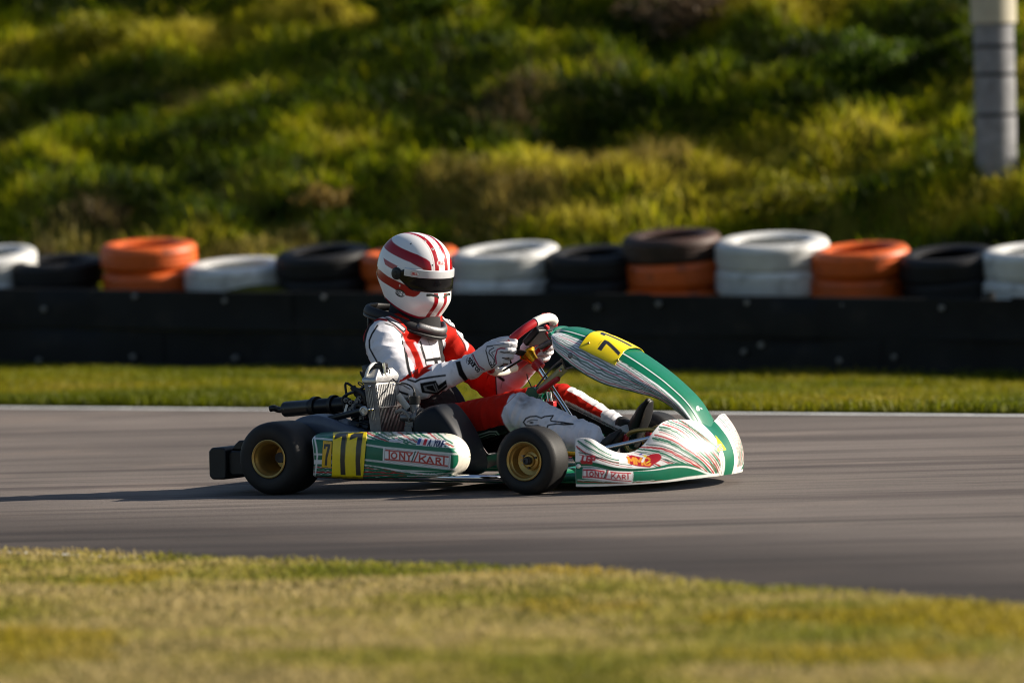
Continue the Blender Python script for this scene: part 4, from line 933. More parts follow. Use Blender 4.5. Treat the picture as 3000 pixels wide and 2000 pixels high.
mesh_obj("column_support", MB().prism([tuple(KZ(5, x, y, 0)[[0, 2]]) for x, y in ((1170, 1190), (1205, 1110), (1270, 1105), (1330, 1190), (1315, 1260))], -.035, .035).tube([KZ(5, 1290, 1230, -.03), (.93, -.10, .06)], .011, 10).tube([KZ(5, 1290, 1230, .03), (.93, .10, .06)], .011, 10), M['greenm'], kart, bevel=.003)
mesh_obj("brake_cable", MB().tube(spline([KZ(5, 1150, 960, -.02), KZ(5, 1165, 1030, -.02), KZ(5, 1195, 1090, -.02), KZ(5, 1200, 1130, -.02), KZ(5, 1180, 1190, -.02)], 18), .0022, 6), M['blackp'], kart)
mc = MB()
for x in (1395, 1430): mc.cyl(KZ(5, x, 1285, .03), KZ(5, x - 18, 1165, .03), .0065, 12)
mb_ = mesh_obj("brake_cylinder", mc, M['chrome'], kart); mesh_obj("cylinder_base", MB().box(KZ(5, 1415, 1305, .03), (.045, .03, .022)), M['redp'], mb_, bevel=.003)
# tie rods, nose tube, pedals
mesh_obj("tie_rod", MB().cyl(KZ(5, 1500, 1260, .0) + np.array([.02, 0, -.06]), (1.09, -.42, .14), .007, 10).cyl((.99, .03, .21), (1.09, .42, .14), .007, 10), M['chrome'], kart)
mesh_obj("nose_tube", MB().tube([KZ(6, 570, 492, -.40), KZ(6, 1140, 362, -.30)], .0085, 14).tube([(1.27, -.42, .06), (1.27, -.42, .15)], .0085, 10), M['chrome'], kart)
mesh_obj("front_bumper_bar", MB().tube(spline([(1.30, -.40, .10), (1.42, -.33, .10), (1.50, -.16, .105), (1.52, 0, .105), (1.50, .16, .105), (1.42, .33, .10), (1.30, .40, .10)], 30), .0105, 12), M['blackm'], kart)
for sg, yy in ((-1, -.14), (1, .15)):
    pd = MB().tube(spline([KZ(6, 925, 520, -.14), KZ(6, 862, 485, -.14), KZ(6, 838, 400, -.14), KZ(6, 875, 330, -.14), KZ(6, 940, 298, -.14), KZ(6, 1030, 285, -.14), KZ(6, 1130, 282, -.14), KZ(6, 1190, 300, -.14)], 30), .0085, 12)
    if sg > 0:
        for k in range(len(pd.v)): v = pd.v[k]; pd.v[k] = (v[0] - .04, -v[1], v[2])
    po = mesh_obj("pedal", pd, M['gold'], kart)
    c = np.array(KZ(6, 838, 400, -.14)); c = c if sg < 0 else c * np.array([1, -1, 1]) - np.array([.04, 0, 0])
    mesh_obj("pedal_rubber", MB().tube([c - np.array([.004, 0, .012]), c + np.array([.004, 0, .014])], .0125, 12, round_cap=True), M['redp'], po)

# ---- seat
st = MB(); path = spline([(.66, .125), (.58, .09), (.44, .045), (.30, .050), (.205, .12), (.165, .24), (.135, .36), (.11, .47)], 34)
P = np.zeros((34, 17, 3))
for i, (x, z) in enumerate(path):
    k = i / 33; wd = .165 + .03 * math.sin(math.pi * k); side = .05 + .17 * smoothstep(0, .4, k) * smoothstep(1.15, .72, k)
    t = unit(np.gradient(path, axis=0)[i]); n = np.array([t[1], -t[0]]) * (1 if True else -1)
    for j in range(17):
        a = (j - 8) / 8; y = wd * math.copysign(min(1, abs(a) * 1.5), a); h = side * smoothstep(.62, 1., abs(a)); P[i, j] = (x + n[0] * h * 1.0, y + math.copysign(.018, a) * smoothstep(.7, 1, abs(a)), z + n[1] * h)
st.grid(P); mesh_obj("seat", st, M['seat'], kart, sharp=80, solid=.008)

# ---- engine group on the near side, behind the radiator
def kz(x, y, Y): return KZ(7, x, y, Y)
eng = empty("engine", (0, 0, 0), 0, kart)
e = MB(); e.prism([(.20, .10), (.40, .10), (.43, .16), (.41, .215), (.30, .235), (.21, .215), (.18, .16)], -.40, -.26); mesh_obj("crankcase", e, M['dark'], eng, bevel=.012)
e = MB(); c0 = np.array([.255, -.33, .22]); up = unit((-.42, 0, .9))
for k in range(9): e.lathe([(0, 0), (.058, 0), (.060, .002), (.060, .005), (.058, .007), (0, .007)], c0 + up * (.012 * k), up, 20)
e.lathe([(0, .0), (.046, .0), (.046, .115), (.030, .130), (.0, .132)], c0, up, 24); mesh_obj("cylinder", e, M['blackm'], eng)
e = MB().cyl(c0 + up * .13, c0 + up * .165, .010, 10).cyl(c0 + up * .16, c0 + up * .195 + np.array([-.006, 0, 0]), .012, 10); e.tube(spline([c0 + up * .19, c0 + up * .21 + np.array([-.03, 0, 0]), kz(330, 740, -.33), kz(290, 960, -.33), kz(420, 1010, -.33)], 18), .005, 8)
mesh_obj("spark_plug_lead", e, M['blackp'], eng)
e = MB()
for x, y, Y, r in ((360, 790, -.36, .010), (510, 900, -.37, .013), (575, 815, -.37, .014), (440, 830, -.36, .009), (520, 970, -.38, .009), (640, 1110, -.40, .012), (600, 760, -.36, .010), (450, 960, -.37, .012)):
    a = kz(x, y, Y); e.cyl(a, a + np.array([0, -.02, 0]), r, 10); e.cyl(a + np.array([0, -.02, 0]), a + np.array([0, -.027, 0]), r * .5, 6)
mesh_obj("fitting", e, M['alud'], eng, bevel=.001)
e = MB().tube(spline([kz(480, 620, -.37), kz(560, 640, -.37), kz(650, 700, -.38), kz(680, 860, -.38)], 12), .012, 10).tube(spline([kz(300, 900, -.34), kz(260, 780, -.34), kz(350, 690, -.34), kz(520, 630, -.36), kz(640, 560, -.38)], 18), .006, 8).tube(spline([kz(640, 400, -.44), kz(600, 330, -.44), kz(590, 285, -.44)], 10), .006, 8).tube(spline([kz(640, 560, -.46), kz(560, 520, -.44), kz(540, 480, -.44), kz(590, 490, -.45), kz(640, 540, -.46)], 16), .0025, 6)
e.tube(spline([kz(470, 1010, -.40), kz(500, 900, -.39), kz(560, 880, -.39), kz(630, 920, -.40)], 12), .009, 8); mesh_obj("coolant_hose", e, M['blackp'], eng)
e = MB().prism([tuple(kz(x, y, -.36)[[0, 2]]) for x, y in ((485, 615), (640, 600), (660, 740), (600, 720))], -.362, -.352); mesh_obj("chain_guard_tab", e, M['dark'], eng)
e = MB(); a, b = kz(345, 870, -.40), kz(300, 1020, -.40); e.tube([a, b], [(.002, .006), (.002, .006)], 6); mesh_obj("engine_label", e, M['whitep'], eng)
e = MB().tube([kz(-30, 1140, -.44), kz(300, 1060, -.44), kz(620, 985, -.47)], [(.008, .013)] * 3, 10); ma = mesh_obj("radiator_mount", e, M['blackm'], kart, bevel=.002)
mesh_obj("mount_bushing", MB().lathe([(.0, .010), (.006, .010), (.006, .006), (.012, .006), (.013, .010), (.018, .008), (.019, 0)], kz(652, 982, -.505), (0, -1, 0), 20), M['alu'], ma)
e = MB().tube([kz(590, 1170, -.41), kz(760, 1220, -.41)], [(.02, .014)] * 2, 8).tube([kz(410, 1220, -.42), kz(740, 1290, -.42)], .016, 10); e.cyl(kz(530, 1230, -.44), kz(530, 1230, -.452), .008, 10)
mesh_obj("engine_mount", e, M['blackm'], eng, bevel=.002)
# carburettor and intake
cb = MB(); a, b = kz(1540, 860, -.43), kz(1560, 1010, -.43); cb.cyl(a, b, .020, 20); cb.tube([kz(1330, 1090, -.43), kz(1600, 1100, -.43)], [(.020, .028), (.024, .030)], 20, ref=(0, 0, 1))
cb.box(kz(1480, 1210, -.43), (.036, .04, .03)).box(kz(1470, 1330, -.43), (.034, .045, .036)); cb.cyl(kz(1495, 1265, -.452), kz(1495, 1265, -.458), .006, 6); cb.cyl(kz(1440, 1180, -.45), kz(1440, 1120, -.45), .007, 8).cyl(kz(1560, 1200, -.45), kz(1560, 1200, -.46), .005, 8)
crb = mesh_obj("carburettor", cb, M['alud'], eng, bevel=.002)
mesh_obj("carburettor_cap", MB().cyl(kz(1538, 720, -.43), kz(1540, 862, -.43), .0225, 20).cyl(kz(1530, 650, -.43), kz(1535, 722, -.43), .006, 10), M['blackp'], crb, bevel=.002)
mesh_obj("throttle_cable", MB().tube(spline([kz(1535, 660, -.43), kz(1510, 590, -.43), kz(1440, 530, -.43), kz(1330, 495, -.42), kz(1240, 500, -.40), kz(1150, 420, -.38)], 22), .0035, 8), M['blackp'], crb)
mesh_obj("intake_ring", MB().lathe([(.026, -.008), (.036, -.008), (.038, 0), (.036, .008), (.026, .008)], kz(1640, 1100, -.44), (1, -.2, .1), 28), M['alud'], crb)
mesh_obj("intake_bracket", MB().tube(spline([kz(1200, 1010, -.46), kz(1290, 975, -.46), kz(1380, 1010, -.46), kz(1450, 1120, -.46)], 14), [(.004, .008)] * 14, 8), M['alud'], crb)
# air box
ab = np.array([tuple(K(x * 1.27551, y * 1.27551, -.47)[[0, 2]]) for x, y in ((955, 1000), (956, 962), (972, 940), (1000, 929), (1018, 934), (1040, 960), (1062, 996), (1078, 1035), (1086, 1070), (1070, 1092), (1000, 1096), (958, 1090))])
abs_ = spline(np.vstack([ab, ab[:1]]), 60)[:-1]; ctr_ = abs_.mean(0); nl = [(-.35, 1.), (-.44, 1.), (-.475, .985), (-.497, .95), (-.510, .88), (-.516, .75), (-.518, .4), (-.518, .02)]
P = np.zeros((len(nl), 59, 3))
for i, (y, sc) in enumerate(nl):
    q = ctr_ + (abs_ - ctr_) * sc; P[i, :, 0] = q[:, 0]; P[i, :, 1] = y; P[i, :, 2] = q[:, 1]
ab_o = mesh_obj("air_box", MB().grid(P, False, True, flip=True), mat("air box plastic", (.005, .007, .011), .5, spec=.22, var=.2, vscale=16), kart, sharp=180)
# radiator
rd = empty("radiator", (0, 0, 0), 0, kart)
def rp(f, w, h):
    """f: front-back 0..1, w: 0 near .. 1 far, h: 0 bottom .. 1 top"""
    b0 = kz(765, 1420, -.50); t0 = kz(640, 500, -.50); o = b0 + (t0 - b0) * h; return o + np.array([.050 * f, .190 * w, 0])
def slab(mb, f0, f1, w0, w1, h0, h1, mi=0):
    v = [rp(f, w, h) for f in (f0, f1) for w in (w0, w1) for h in (h0, h1)]; return mb.add(v, [(0, 1, 3, 2), (4, 6, 7, 5), (0, 4, 5, 1), (2, 3, 7, 6), (0, 2, 6, 4), (1, 5, 7, 3)], mi)
for w0_, w1_ in ((0, .012), (.988, 1)): mesh_obj("radiator_side", slab(MB(), 0, .98, w0_, w1_, 0, 1), M['alud'], rd, bevel=.001)
fins = MB()
slab(fins, .2, .86, .015, .985, .0, 1, 1)
for k in range(17): slab(fins, .1, .99, .03 + k * .0575, .03 + k * .0575 + .018, 0, 1)
mesh_obj("radiator_core", fins, [M['alu'], M['blackm']], rd)
slab_p = slab(MB(), .995, 1.06, .02, 1.03, .52, 1.0)
mesh_obj("radiator_blind", slab_p, mat("ribbed aluminium blind", (.55, .55, .54), .38, .85, var=.25, vscale=60, bump=.1, bscale=90), rd, bevel=.002)
ribs = MB()
for k in range(10): slab(ribs, 1.0, 1.10, .06 + k * .072, .06 + k * .072 + .022, .55, .97)
mesh_obj("blind_ribs", ribs, M['alud'], rd)
gs = MB()
for f in (.30, .44, .58): slab(gs, f, f + .03, -.012, .0, .30, .90)
mesh_obj("side_slot", gs, M['alu'], rd)
T0, T1 = rp(0, 0, 1), rp(1, 1, 1)
tk = MB(); lo = [rp(-.12, -.04, 1.0), rp(1.12, -.04, 1.0), rp(1.12, 1.04, 1.0), rp(-.12, 1.04, 1.0)]; md = [v + np.array([0, 0, .018]) for v in lo]; hi = [rp(.25, .22, 1) + np.array([.0, 0, .050]), rp(.85, .22, 1) + np.array([0, 0, .056]), rp(.85, .80, 1) + np.array([0, 0, .056]), rp(.25, .80, 1) + np.array([.0, 0, .050])]
tk.add(lo + md + hi, [(3, 2, 1, 0), (0, 1, 5, 4), (1, 2, 6, 5), (2, 3, 7, 6), (3, 0, 4, 7), (4, 5, 9, 8), (5, 6, 10, 9), (6, 7, 11, 10), (7, 4, 8, 11), (8, 9, 10, 11)])
tank = mesh_obj("radiator_tank", tk, M['alu'], rd, bevel=.005)
ct = kz(935, 235, -.42); bx = MB().box(ct, (.040, .05, .040)); mesh_obj("radiator_cap", bx, M['blackp'], rd, bevel=.004)
mesh_obj("cap_valve", MB().cyl(ct + np.array([.028, -.02, -.02]), ct + np.array([.026, -.02, .022]), .006, 10), M['chrome'], rd)
mesh_obj("overflow_hose", MB().tube(spline([kz(850, 150, -.43), kz(790, 165, -.45), kz(730, 230, -.48), kz(690, 320, -.49), kz(675, 410, -.495)], 20), .0065, 10), M['hose'], rd)
mesh_obj("cap_hose", MB().tube(spline([kz(950, 170, -.42), kz(900, 140, -.42), kz(850, 150, -.43)], 8), .007, 8).tube(spline([kz(1010, 240, -.42), kz(1060, 230, -.42), kz(1095, 270, -.41), kz(1095, 330, -.41)], 12), .0025, 6), M['blackp'], rd)
for x, y in ((820, 520), (740, 550), (1165, 515), (735, 960), (790, 955)): mesh_obj("radiator_bolt", MB().ball(kz(x, y, -.512 if x < 800 else -.46), .005, 8), M['chrome'], rd)
mesh_obj("radiator_strap", MB().tube([kz(1240, 700, -.36), kz(1420, 945, -.36)], [(.004, .014)] * 2, 8), M['hose'], rd)
# exhaust
ex = MB(); a, b = KZ(2, 690, 290, -.14), KZ(2, 1330, 238, -.22); d = unit(b - a)
ex.lathe([(0, 0), (.026, 0), (.0300, .004), (.0305, .012), (.0305, .13), (.0318, .135), (.0318, .145), (.0305, .15), (.0305, .32), (.024, .335), (0, .335)], a, d, 32)
exo = mesh_obj("exhaust_silencer", ex, M['blackm'], kart, sharp=40)
mesh_obj("tail_pipe", MB().tube(spline([a + d * .01, a - d * .03, KZ(2, 600, 280, -.14), KZ(2, 566, 285, -.14)], 14), .0125, 14), M['blackm'], exo)
c = a + d * .165
mesh_obj("exhaust_clamp", MB().lathe([(.031, -.010), (.040, -.010), (.040, .010), (.031, .010)], c, d, 28, closed=True), M['blackp'], exo)
c2 = a + d * .26
mesh_obj("exhaust_clamp", MB().lathe([(.031, -.008), (.040, -.008), (.040, .008), (.031, .008)], c2, d, 28, closed=True).tube([c2 - np.array([0, 0, .03]), c2 - np.array([0, 0, .12])], .008, 8), M['blackp'], exo)
q = a + d * .02
for k in range(5):
    an = k * 1.256; e1 = unit(np.cross(d, (0, 0, 1))); e2 = np.cross(d, e1); mesh_obj("silencer_rivet", MB().ball(q + (e1 * math.cos(an) + e2 * math.sin(an)) * .031, .0022, 6), M['chrome'], exo)
mesh_obj("exhaust_header", MB().tube(spline([b, b + d * .05 + np.array([0, -.02, 0]), (.20, -.30, .26), (.25, -.33, .25)], 14), .024, 14), M['blackm'], exo)
mesh_obj("exhaust_bracket", MB().tube([c - np.array([0, 0, .03]), c - np.array([-.02, .02, .2])], .007, 8), M['blackm'], exo)
# ------------------------------------------------------------------ the driver
POFF = np.array([.33, 0, .10])
def k2w(p): return (KX + p[0] * cY + p[1] * sY, KY - p[0] * sY + p[1] * cY, p[2])
BONES = dict(
 torso=[(.36, 0, .15, .15, .10), (.33, 0, .24, .165, .115), (.285, 0, .34, .155, .112), (.25, 0, .45, .165, .118), (.235, -.005, .53, .180, .118), (.235, 0, .595, .165, .095), (.25, 0, .65, .10, .066), (.265, 0, .72, .058, .055)],
 n_up=[(.235, -.08, .585, .085), (.225, -.18, .575, .074), (.29, -.245, .49, .068), (.375, -.268, .398, .060)],
 n_fo=[(.375, -.268, .398, .060), (.42, -.255, .402, .058), (.50, -.225, .428, .053), (.575, -.195, .455, .043), (.61, -.19, .468, .038)],
 f_up=[(.245, .08, .585, .085), (.265, .19, .575, .070), (.345, .25, .47, .062), (.465, .268, .375, .056)],
 f_fo=[(.465, .268, .375, .056), (.55, .24, .395, .052), (.645, .195, .448, .042), (.67, .19, .465, .038)],
 n_th=[(.35, -.085, .195, .098), (.50, -.155, .232, .086), (.68, -.193, .272, .076), (.82, -.205, .297, .067)],
 n_sh=[(.82, -.205, .297, .067), (.90, -.205, .268, .067), (1.02, -.20, .214, .068), (1.118, -.195, .188, .056)],
 f_th=[(.35, .085, .195, .098), (.50, .14, .245, .084), (.68, .175, .300, .072), (.80, .185, .318, .063)],
 f_sh=[(.80, .185, .318, .063), (.875, .18, .290, .060), (1.0, .165, .235, .052), (1.10, .15, .192, .046)])
body = MB(); seg = {}
for nme, rows in BONES.items():
    A = spline(rows, 6 * (len(rows) - 1) + 1); seg[nme] = A
    R = A[:, 3:5] if A.shape[1] > 4 else np.stack([A[:, 3], A[:, 3]], 1)
    body.tube(A[:, :3], R, 20, round_cap=True)
bm_, BN = remesh(body, .0055, 6, 1)
V = np.array(bm_.v)
dist = np.stack([np.min(np.linalg.norm(V[:, None, :] - A[None, :, :3], axis=2) / A[None, :, 3], axis=1) for A in seg.values()], 1); names = list(seg); limb = np.argmin(dist, 1)
isl = lambda *n: np.isin(limb, [names.index(k) for k in n])
# cloth folds: stretched noise across each limb, stronger at the bends
bend = np.array([(.375, -.268, .398), (.465, .268, .375), (.82, -.205, .297), (.80, .185, .318), (.33, 0, .22), (.225, -.18, .575), (.265, .19, .575), (.40, -.12, .22), (1.08, -.2, .2), (1.06, .155, .21)])
bw = np.exp(-(np.min(np.linalg.norm(V[:, None] - bend[None], axis=2), 1) / .11) ** 2)
Tm = np.stack([unit(A[-1, :3] - A[0, :3]) for A in seg.values()])[limb]
disp = np.zeros(len(V))
for i in range(len(V)):
    v = V[i]; t = Tm[i]; al = v.dot(t)
    q = Vector(v * 9 + t * al * 20); q2 = Vector(v * 22 + t * al * 18 + 5)
    n1 = noise.noise(q); n2 = noise.noise(q2)
    disp[i] = (1 - abs(n1) * 2.2) * (.0020 + .0062 * bw[i]) + n2 * (.0018 + .0022 * bw[i])
V = V + BN * disp[:, None]
bm_.v = V
facing = BN @ np.array([-sY, cY, 0])          # <0 on the side turned to the near kerb
Q = np.stack([V[:, 0] * cY + V[:, 1] * sY, V[:, 2]], 1)
def DQ(z, *pts):
    o = []
    for x, y in pts:
        k = KZ(z, x, y, -.2); o.append((k[0] * cY + k[1] * sY, k[2]))
    return o
SW, SR, SK, SG = (.72, .71, .75), (.48, .011, .003), (.007, .007, .008), (.30, .30, .31)
p = Paint(Q, SR, .0016); near = facing < .2
def on(m): p.sel = m.astype(float)
# torso front
on(isl('torso')); p.mask(np.where(V[:, 2] < np.where(BN[:, 0] > .1, .415, .30), 1., 0.), SK)
on(isl('torso') & (BN[:, 0] > -.1))
p.poly(DQ(8, (880, 600), (960, 470), (1330, 440), (1480, 700), (1500, 900), (1020, 960)), SW)
p.poly(DQ(8, (1180, 440), (1240, 420), (1330, 860), (1260, 900)), (.022, .022, .024))
p.poly(DQ(8, (1010, 810), (1240, 790), (1260, 850), (1020, 850)), SK); p.poly(DQ(8, (1040, 900), (1250, 890), (1250, 980), (1040, 980)), SK); p.poly(DQ(8, (1140, 800), (1190, 795), (1220, 920), (1160, 930)), SK)
p.line(DQ(8, (940, 540), (1010, 780), (1030, 930)), 0.0058, SK); p.line(DQ(8, (1290, 300), (1340, 600), (1480, 740), (1470, 830)), 0.0043, SK)
p.line(DQ(8, (860, 560), (930, 700), (1010, 930)), .010, (.62, .55, .60)); p.line(DQ(8, (945, 620), (1000, 800)), 0.0043, SK); p.line(DQ(8, (1050, 520), (1120, 700), (1140, 790)), .0025, (.25, .25, .27))
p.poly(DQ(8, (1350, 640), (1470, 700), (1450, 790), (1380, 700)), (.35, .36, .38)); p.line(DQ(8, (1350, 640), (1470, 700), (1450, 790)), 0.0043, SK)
# shoulder yokes
on(isl('torso', 'n_up') & near)
p.poly(DQ(8, (250, 170), (330, 120), (480, 150), (620, 240), (720, 330), (700, 400), (660, 370), (560, 280), (430, 200), (330, 180)), SW); p.line(DQ(8, (260, 180), (440, 190), (560, 270), (690, 380), (715, 350)), 0.0065, SK); p.line(DQ(8, (330, 125), (470, 180), (620, 250), (715, 330)), 0.0043, SK)
on(isl('f_up', 'torso') & (V[:, 1] > .05) & (V[:, 2] > .50))
p.poly(DQ(8, (1265, 170), (1340, 170), (1440, 240), (1500, 370), (1400, 330), (1290, 240)), SW); p.line(DQ(8, (1270, 220), (1370, 320), (1480, 380)), 0.0058, SK); p.line(DQ(8, (1350, 220), (1380, 280), (1420, 270), (1370, 200), (1340, 215)), 0.0036, SK)
on(isl('f_up', 'f_fo'))
p.poly(DQ(8, (1470, 360), (1520, 330), (1620, 500), (1680, 650), (1650, 730), (1620, 620), (1560, 530), (1500, 470)), SW); p.line(DQ(8, (1490, 440), (1560, 540), (1610, 640), (1630, 720)), 0.0043, SK); p.line(DQ(8, (1500, 390), (1545, 420), (1530, 450)), 0.0029, SK); p.line(DQ(8, (1560, 500), (1600, 540), (1590, 570)), 0.0029, SK)
on(isl('f_fo', 'f_up') & (V[:, 2] < .46))
p.poly(DQ(5, (800, 940), (790, 1060), (800, 1250), (1100, 1300), (1300, 1000), (1250, 800), (1000, 900)), (.50, .50, .57)); p.line(DQ(5, (800, 940), (790, 1060), (800, 1250)), .005, SK); p.line(DQ(5, (900, 960), (870, 1080), (850, 1180)), .0025, (.2, .2, .22))  # white elbow cloth toned down to lavender, its shade painted into the colour
p.line(DQ(5, (820, 1040), (880, 1080)), 0.0116, SK)
# near upper arm
on(isl('n_up', 'torso') & near & (V[:, 1] < -.10))
p.poly(DQ(8, (60, 400), (110, 290), (210, 210), (330, 180), (440, 205), (560, 290), (660, 400), (720, 560), (780, 640), (850, 800), (880, 980), (780, 1200), (400, 1300), (230, 880), (130, 730), (110, 600)), SW)
p.line(DQ(8, (75, 700), (70, 540), (95, 400), (130, 300), (205, 215), (330, 180), (430, 200)), .0085, (.26, .012, .015)); p.line(DQ(8, (110, 680), (95, 560), (120, 400), (165, 290), (225, 225)), 0.0087, SK)
on(isl('n_up', 'n_fo') & near)
p.line(DQ(8, (295, 275), (215, 400), (175, 500), (180, 610), (240, 720), (300, 820), (380, 930), (470, 1050), (560, 1180)), 0.0067, SK)
p.line(DQ(8, (410, 245), (540, 290), (630, 380), (670, 430)), 0.0043, SK); p.poly(DQ(8, (650, 425), (690, 440), (688, 480), (655, 475)), SK); p.poly(DQ(8, (662, 500), (695, 515), (692, 580), (665, 570)), SK)
p.line(DQ(8, (710, 590), (730, 700), (750, 800), (770, 900), (800, 1010)), 0.0116, SK)
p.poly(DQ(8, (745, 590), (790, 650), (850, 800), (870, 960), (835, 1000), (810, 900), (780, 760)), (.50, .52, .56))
p.poly(DQ(8, (690, 420), (720, 380), (760, 600), (830, 760), (870, 960), (1000, 900), (900, 640), (760, 400)), SR)
# near forearm
on(isl('n_fo') & near | isl('n_up') & near & (V[:, 2] < .44))
p.poly(DQ(8, (600, 1140), (800, 1060), (985, 985), (1130, 880), (1300, 780), (1500, 700), (1850, 600), (1900, 1200), (1200, 1500), (700, 1400)), SW)
p.poly(DQ(8, (810, 1040), (870, 970), (1010, 920), (1130, 940), (1020, 1000), (900, 1080)), SR)
p.line(DQ(8, (770, 1085), (880, 1120), (960, 1080), (1150, 1050), (1330, 1030)), 0.0072, SK); p.line(DQ(8, (600, 1150), (700, 1170), (800, 1230)), 0.0043, SK); p.line(DQ(8, (580, 1200), (640, 1270), (760, 1310)), 0.0087, SK)
hexa = DQ(8, (950, 1140), (1190, 1105), (1230, 1180), (1345, 1100), (1365, 1210), (1220, 1330), (980, 1290))
p.poly(hexa, SK)
for a in (((1010, 1190), (1150, 1165), (1205, 1290), (1030, 1255), (1010, 1190)), ((1180, 1150), (1225, 1270), (1345, 1175)), ((1040, 1210), (1040, 1240), (1150, 1275))): p.line(DQ(8, *a), .0030, SG)
p.poly(DQ(8, (1485, 830), (1560, 815), (1600, 950), (1680, 1100), (1640, 1150), (1540, 1030)), SK)
# near thigh and shin
on(isl('n_sh')); p.mask(np.ones(len(V)), SW)
on(isl('n_sh') & (BN[:, 1] > .3)); p.mask(np.ones(len(V)), SK)
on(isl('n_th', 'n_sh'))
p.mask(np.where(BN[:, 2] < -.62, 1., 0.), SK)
on(isl('n_th', 'n_sh') & near)
p.poly(DQ(11, (890, 225), (960, 190), (1200, 250), (1500, 480), (1900, 500), (1900, 900), (1650, 1000), (860, 1000), (815, 690), (740, 580), (705, 480), (740, 370), (820, 290)), SW)
p.line(DQ(11, (890, 225), (820, 290), (740, 370), (705, 480), (740, 580), (815, 690)), .0018, (.30, .02, .02))
p.poly(DQ(11, (360, 770), (560, 690), (640, 690), (720, 800), (760, 1000), (300, 1000)), SK); p.line(DQ(11, (350, 750), (560, 680), (645, 680), (715, 780)), .0050, (.42, .41, .42)); p.line(DQ(11, (370, 785), (570, 712), (630, 710), (700, 805)), .0028, (.38, .37, .38))
star = [(980, 560), (1010, 515), (1060, 492), (1140, 488), (1200, 510), (1240, 492), (1345, 482), (1312, 530), (1320, 548), (1450, 562), (1590, 588), (1480, 592), (1390, 582), (1310, 592), (1280, 600), (1262, 650), (1240, 648), (1160, 600), (1080, 606), (1010, 600)]
p.outline(DQ(11, *star), .0052, SK); p.line(DQ(11, (1025, 555), (1080, 532), (1150, 535)), .0032, SK); p.ellipse(DQ(11, (1078, 565))[0], .008, .0035, SK)
p.line(DQ(11, (1440, 575), (1580, 588)), .0035, SK)
for x, y, rr_, al in ((990, 285, .040, .62), (900, 300, .022, .4), (1080, 330, .024, .35), (980, 350, .03, .25)):   # grime on the knee
    c = DQ(11, (x, y))[0]; d = np.hypot((Q[:, 0] - c[0]) / 1.2, (Q[:, 1] - c[1])); nz = np.array([.75 + .5 * noise.noise(Vector(v * 60)) for v in V]); p.mask(al * np.exp(-(d / rr_ * 1.3) ** 2) * nz, (.10, .085, .075))
# far leg: white ridge, red, grey lines, black inside
fl = isl('f_th', 'f_sh'); on(fl)
A = seg['f_sh'][:, :3]; t = unit(A[-1] - A[0]); upv = unit(np.array([0, 0, 1]) - t * t[2]); inn = np.cross(t, upv); inn = inn if inn[1] < 0 else -inn
rel = V - A[0]; rel = rel - (rel @ t)[:, None] * t; ang = np.degrees(np.arctan2(rel @ upv, rel @ inn))
sh = isl('f_sh') | (isl('f_th') & (V[:, 0] > .74))
on(sh); st_ = lambda a, b, c: p.mask(np.where((ang > a) & (ang < b), 1., 0.), c)
st_(-180, 8, SK); st_(8, 22, SG); st_(12.5, 16, SK); st_(22, 62, SR)
on(sh & (V[:, 0] > .85)); st_(62, 181, SW); st_(22, 27, (.6, .6, .6))
on(isl('f_sh') & (V[:, 0] > 1.01)); st_(20, 181, SW)
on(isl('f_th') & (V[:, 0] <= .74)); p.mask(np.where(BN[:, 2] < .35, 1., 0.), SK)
on(isl('torso') & (V[:, 2] < .33)); p.mask(np.ones(len(V)), SK)
on(np.ones(len(V), bool))
person = mesh_obj("person", bm_, M['cloth'], None, sharp=180, cols=p.c, off=POFF)
person.location = k2w(POFF); person.rotation_euler = (0, 0, -KYAW)
tag(person, "driver in red, white and black racing suit gripping the kart's steering wheel", "person")
def pobj(name, mb, m, parent=None, **kw): return mesh_obj(name, mb, m, parent or person, off=POFF, **kw)

